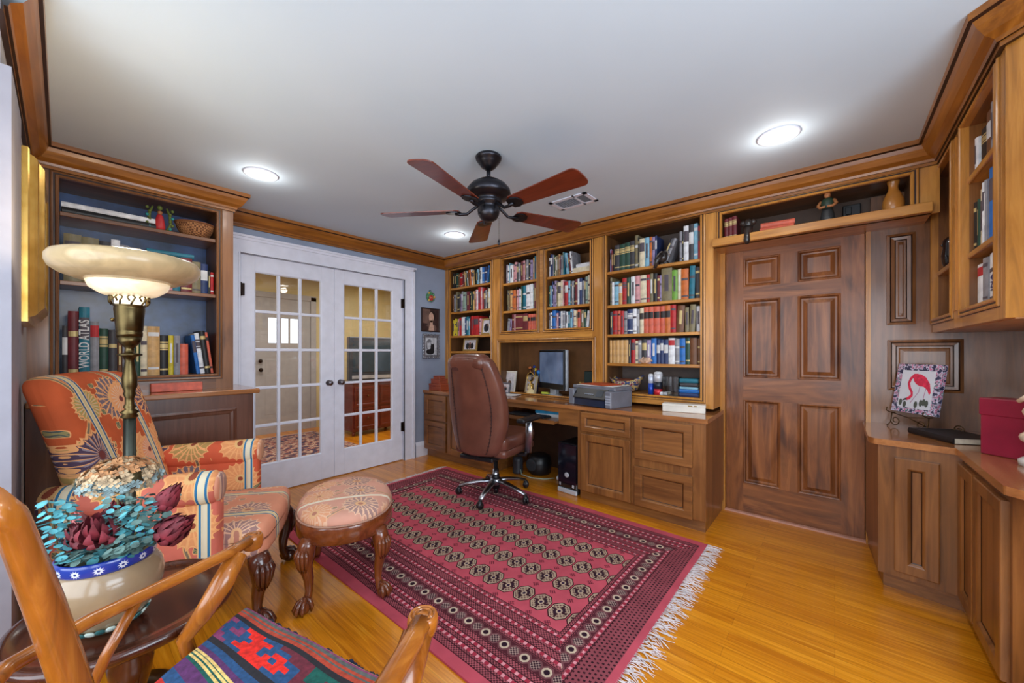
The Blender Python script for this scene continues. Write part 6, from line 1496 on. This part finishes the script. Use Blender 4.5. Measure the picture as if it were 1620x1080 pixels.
cb = TP(.5, 0, -.10); b.tube([a_.lerp(c2, .5) + v_(0, 0, -.03), v_(cb.x, cb.y - .0, CT + .004)], .003, 6)
pts = [v_(.50, 3.06, CT + .032) + ud * (.028 * (1 - k / 28) * cos(k * .45)) + v_(0, 0, .028 * (1 - k / 28) * sin(k * .45)) for k in range(20)]; b.tube(pts, .0028, 6)
part(r, 'wire', b, world=True)
lying('large black covered book lying flat in front of the flamingo easel', 'k', (.375, 2.90, CTZ), .27, .030, .20, R(-62), style='x')
# red presentation box
r = thing('red_gift_box', 'tall dark red lidded box standing on the right counter', 'box', (.583, 2.615, CTZ), R(-40))
rd = plain('crimson_box_card', (136, 22, 48), .35, 0, .2, var=.06)
b = MB(rd); b.box(-.075, .075, -.055, .055, 0, .20, ch=.003); part(r, 'body', b)
b = MB(rd); b.box(-.079, .079, -.059, .059, .17, .245, ch=.004); part(r, 'lid', b)
r = thing('cream_statuette', 'cream carved coil-like statuette on a white base, cut by the right frame edge', 'figurine', (.615, 2.445, CTZ))
cm = plain('cream_resin', (214, 190, 164), .5, var=.12, scale=40)
b = MB(plain('white_resin_base', (216, 212, 204), .5)); b.lathe([(.06, 0), (.062, .02), (.05, .03), (0, .03)], n=26); part(r, 'base', b)
b = MB(cm); 
for i, (dz, rr_) in enumerate(((.06, .046), (.11, .050), (.16, .052), (.21, .042))): b.ball((.01 * (-1) ** i, 0, dz), rr_, n=16, rz=.030)
b.ball((0, 0, .255), .032, n=14, rz=.036); b.tube([(-.02, -.03, .26), (-.045, -.02, .27), (-.06, .0, .25)], [.014, .012, .008], 8); part(r, 'body', b)

# ------------------------------------------------------------------ the hall seen through the glass
t = NT('hall_rug_wool'); t.out(t.ramp(t.noise(t.obj((1, 1, 1)), 14, 4), [(.38, (60, 52, 74)), (.46, (150, 92, 80)), (.54, (186, 160, 140)), (.62, (112, 50, 52))], 'CONSTANT'), .95)
r = thing('hall_rug', 'multicoloured oriental rug in the hall beyond the glazed doors', 'rug', (-5.35, 1.75, 0)); b = MB(t.m); b.box(-.75, .65, -.75, .75, .0, .008); part(r, 'pile', b)
b = MB(plain('cotton_fringe', (214, 204, 204), .9, var=.08)); b.box(-.79, -.75, -.74, .74, 0, .004); b.box(.65, .69, -.74, .74, 0, .004); o = part(r, 'fringe', b); o['kind'] = 'stuff'
rm = wood('red_mahogany', (70, 20, 16), (104, 34, 28), (126, 52, 42), 'x', .3, .4)
r = thing('media_cabinet', 'dark red wooden cabinet under the television in the hall', 'cabinet', (-5.55, 3.12, 0), R(90))
b = MB(rm); b.box(-.42, .42, -.25, .25, .06, .76, ch=.008); b.box(-.44, .44, -.27, .26, .76, .79, ch=.006); part(r, 'body', b)
for x0 in (-.40, .005):
    for z0, z1 in ((.10, .40), (.43, .72)): b = MB(rm); b.rings(x0, x0 + .395, z0, z1, [(0, 0), (0, .016), (.03, .018), (.036, .010)], y=-.25); p = part(r, 'drawer', b); q = MB(brass()); q.ball((x0 + .2, -.285, (z0 + z1) / 2), .014, n=8); part(p, 'knob', q)
for sx in (-1, 1):
    for sy in (-1, 1): b = MB(rm); b.tube([(sx * .38, sy * .21, .07), (sx * .40, sy * .22, 0)], [.03, .02], 8); part(r, 'foot', b)
r = thing('television', 'boxy grey and black television on the red cabinet in the hall', 'television', (-5.55, 3.10, .7915), R(78))
b = MB(plain('tv_grey', (60, 66, 76), .4)); b.box(-.34, .34, -.14, .0, 0, .66, ch=.012); b.add([(-.30, 0, .05), (.30, 0, .05), (.30, 0, .6), (-.30, 0, .6), (-.18, .22, .12), (.18, .22, .12), (.18, .22, .48), (-.18, .22, .48)], [(0, 1, 5, 4), (1, 2, 6, 5), (2, 3, 7, 6), (3, 0, 4, 7), (4, 5, 6, 7)]); part(r, 'case', b)
b = MB(plain('tv_glass', (40, 66, 86), .08, 0, .6)); b.box(-.29, .29, -.145, -.138, .13, .60); part(r, 'screen', b)
b = MB(plain('silver_plastic', (196, 200, 208), .35, .3)); b.box(-.30, .30, -.146, -.139, .03, .08); part(r, 'speaker_strip', b)
r = thing('hall_side_chair', 'dark wooden side chair in the hall, at the left pane edge', 'chair', (-5.6, 1.12, .0085), R(30))
hw_ = dark('z')
b = MB(hw_); b.box(-.22, .22, -.22, .22, .43, .47, ch=.01); part(r, 'seat', b)
b = MB(hw_); b.rings(-.21, .21, .47, 1.02, [(0, 0), (0, .03), (.04, .035), (.05, .02)], False, y=.22); b.box(-.07, .07, .20, .215, .50, 1.0); part(r, 'backrest', b)
for sx in (-1, 1):
    for sy in (-1, 1): b = MB(hw_); b.tube([(sx * .19, sy * .19, .44), (sx * .205, sy * .205, .25), (sx * .19, sy * .19, 0)], [.025, .02, .016], 8); part(r, 'leg', b)
b = MB(plain('white_plastic', (214, 216, 220), .35, var=.02)); b.box(XH + .0, XH + .004, 2.86, 2.93, 1.10, 1.21); struct('trim_18', b)
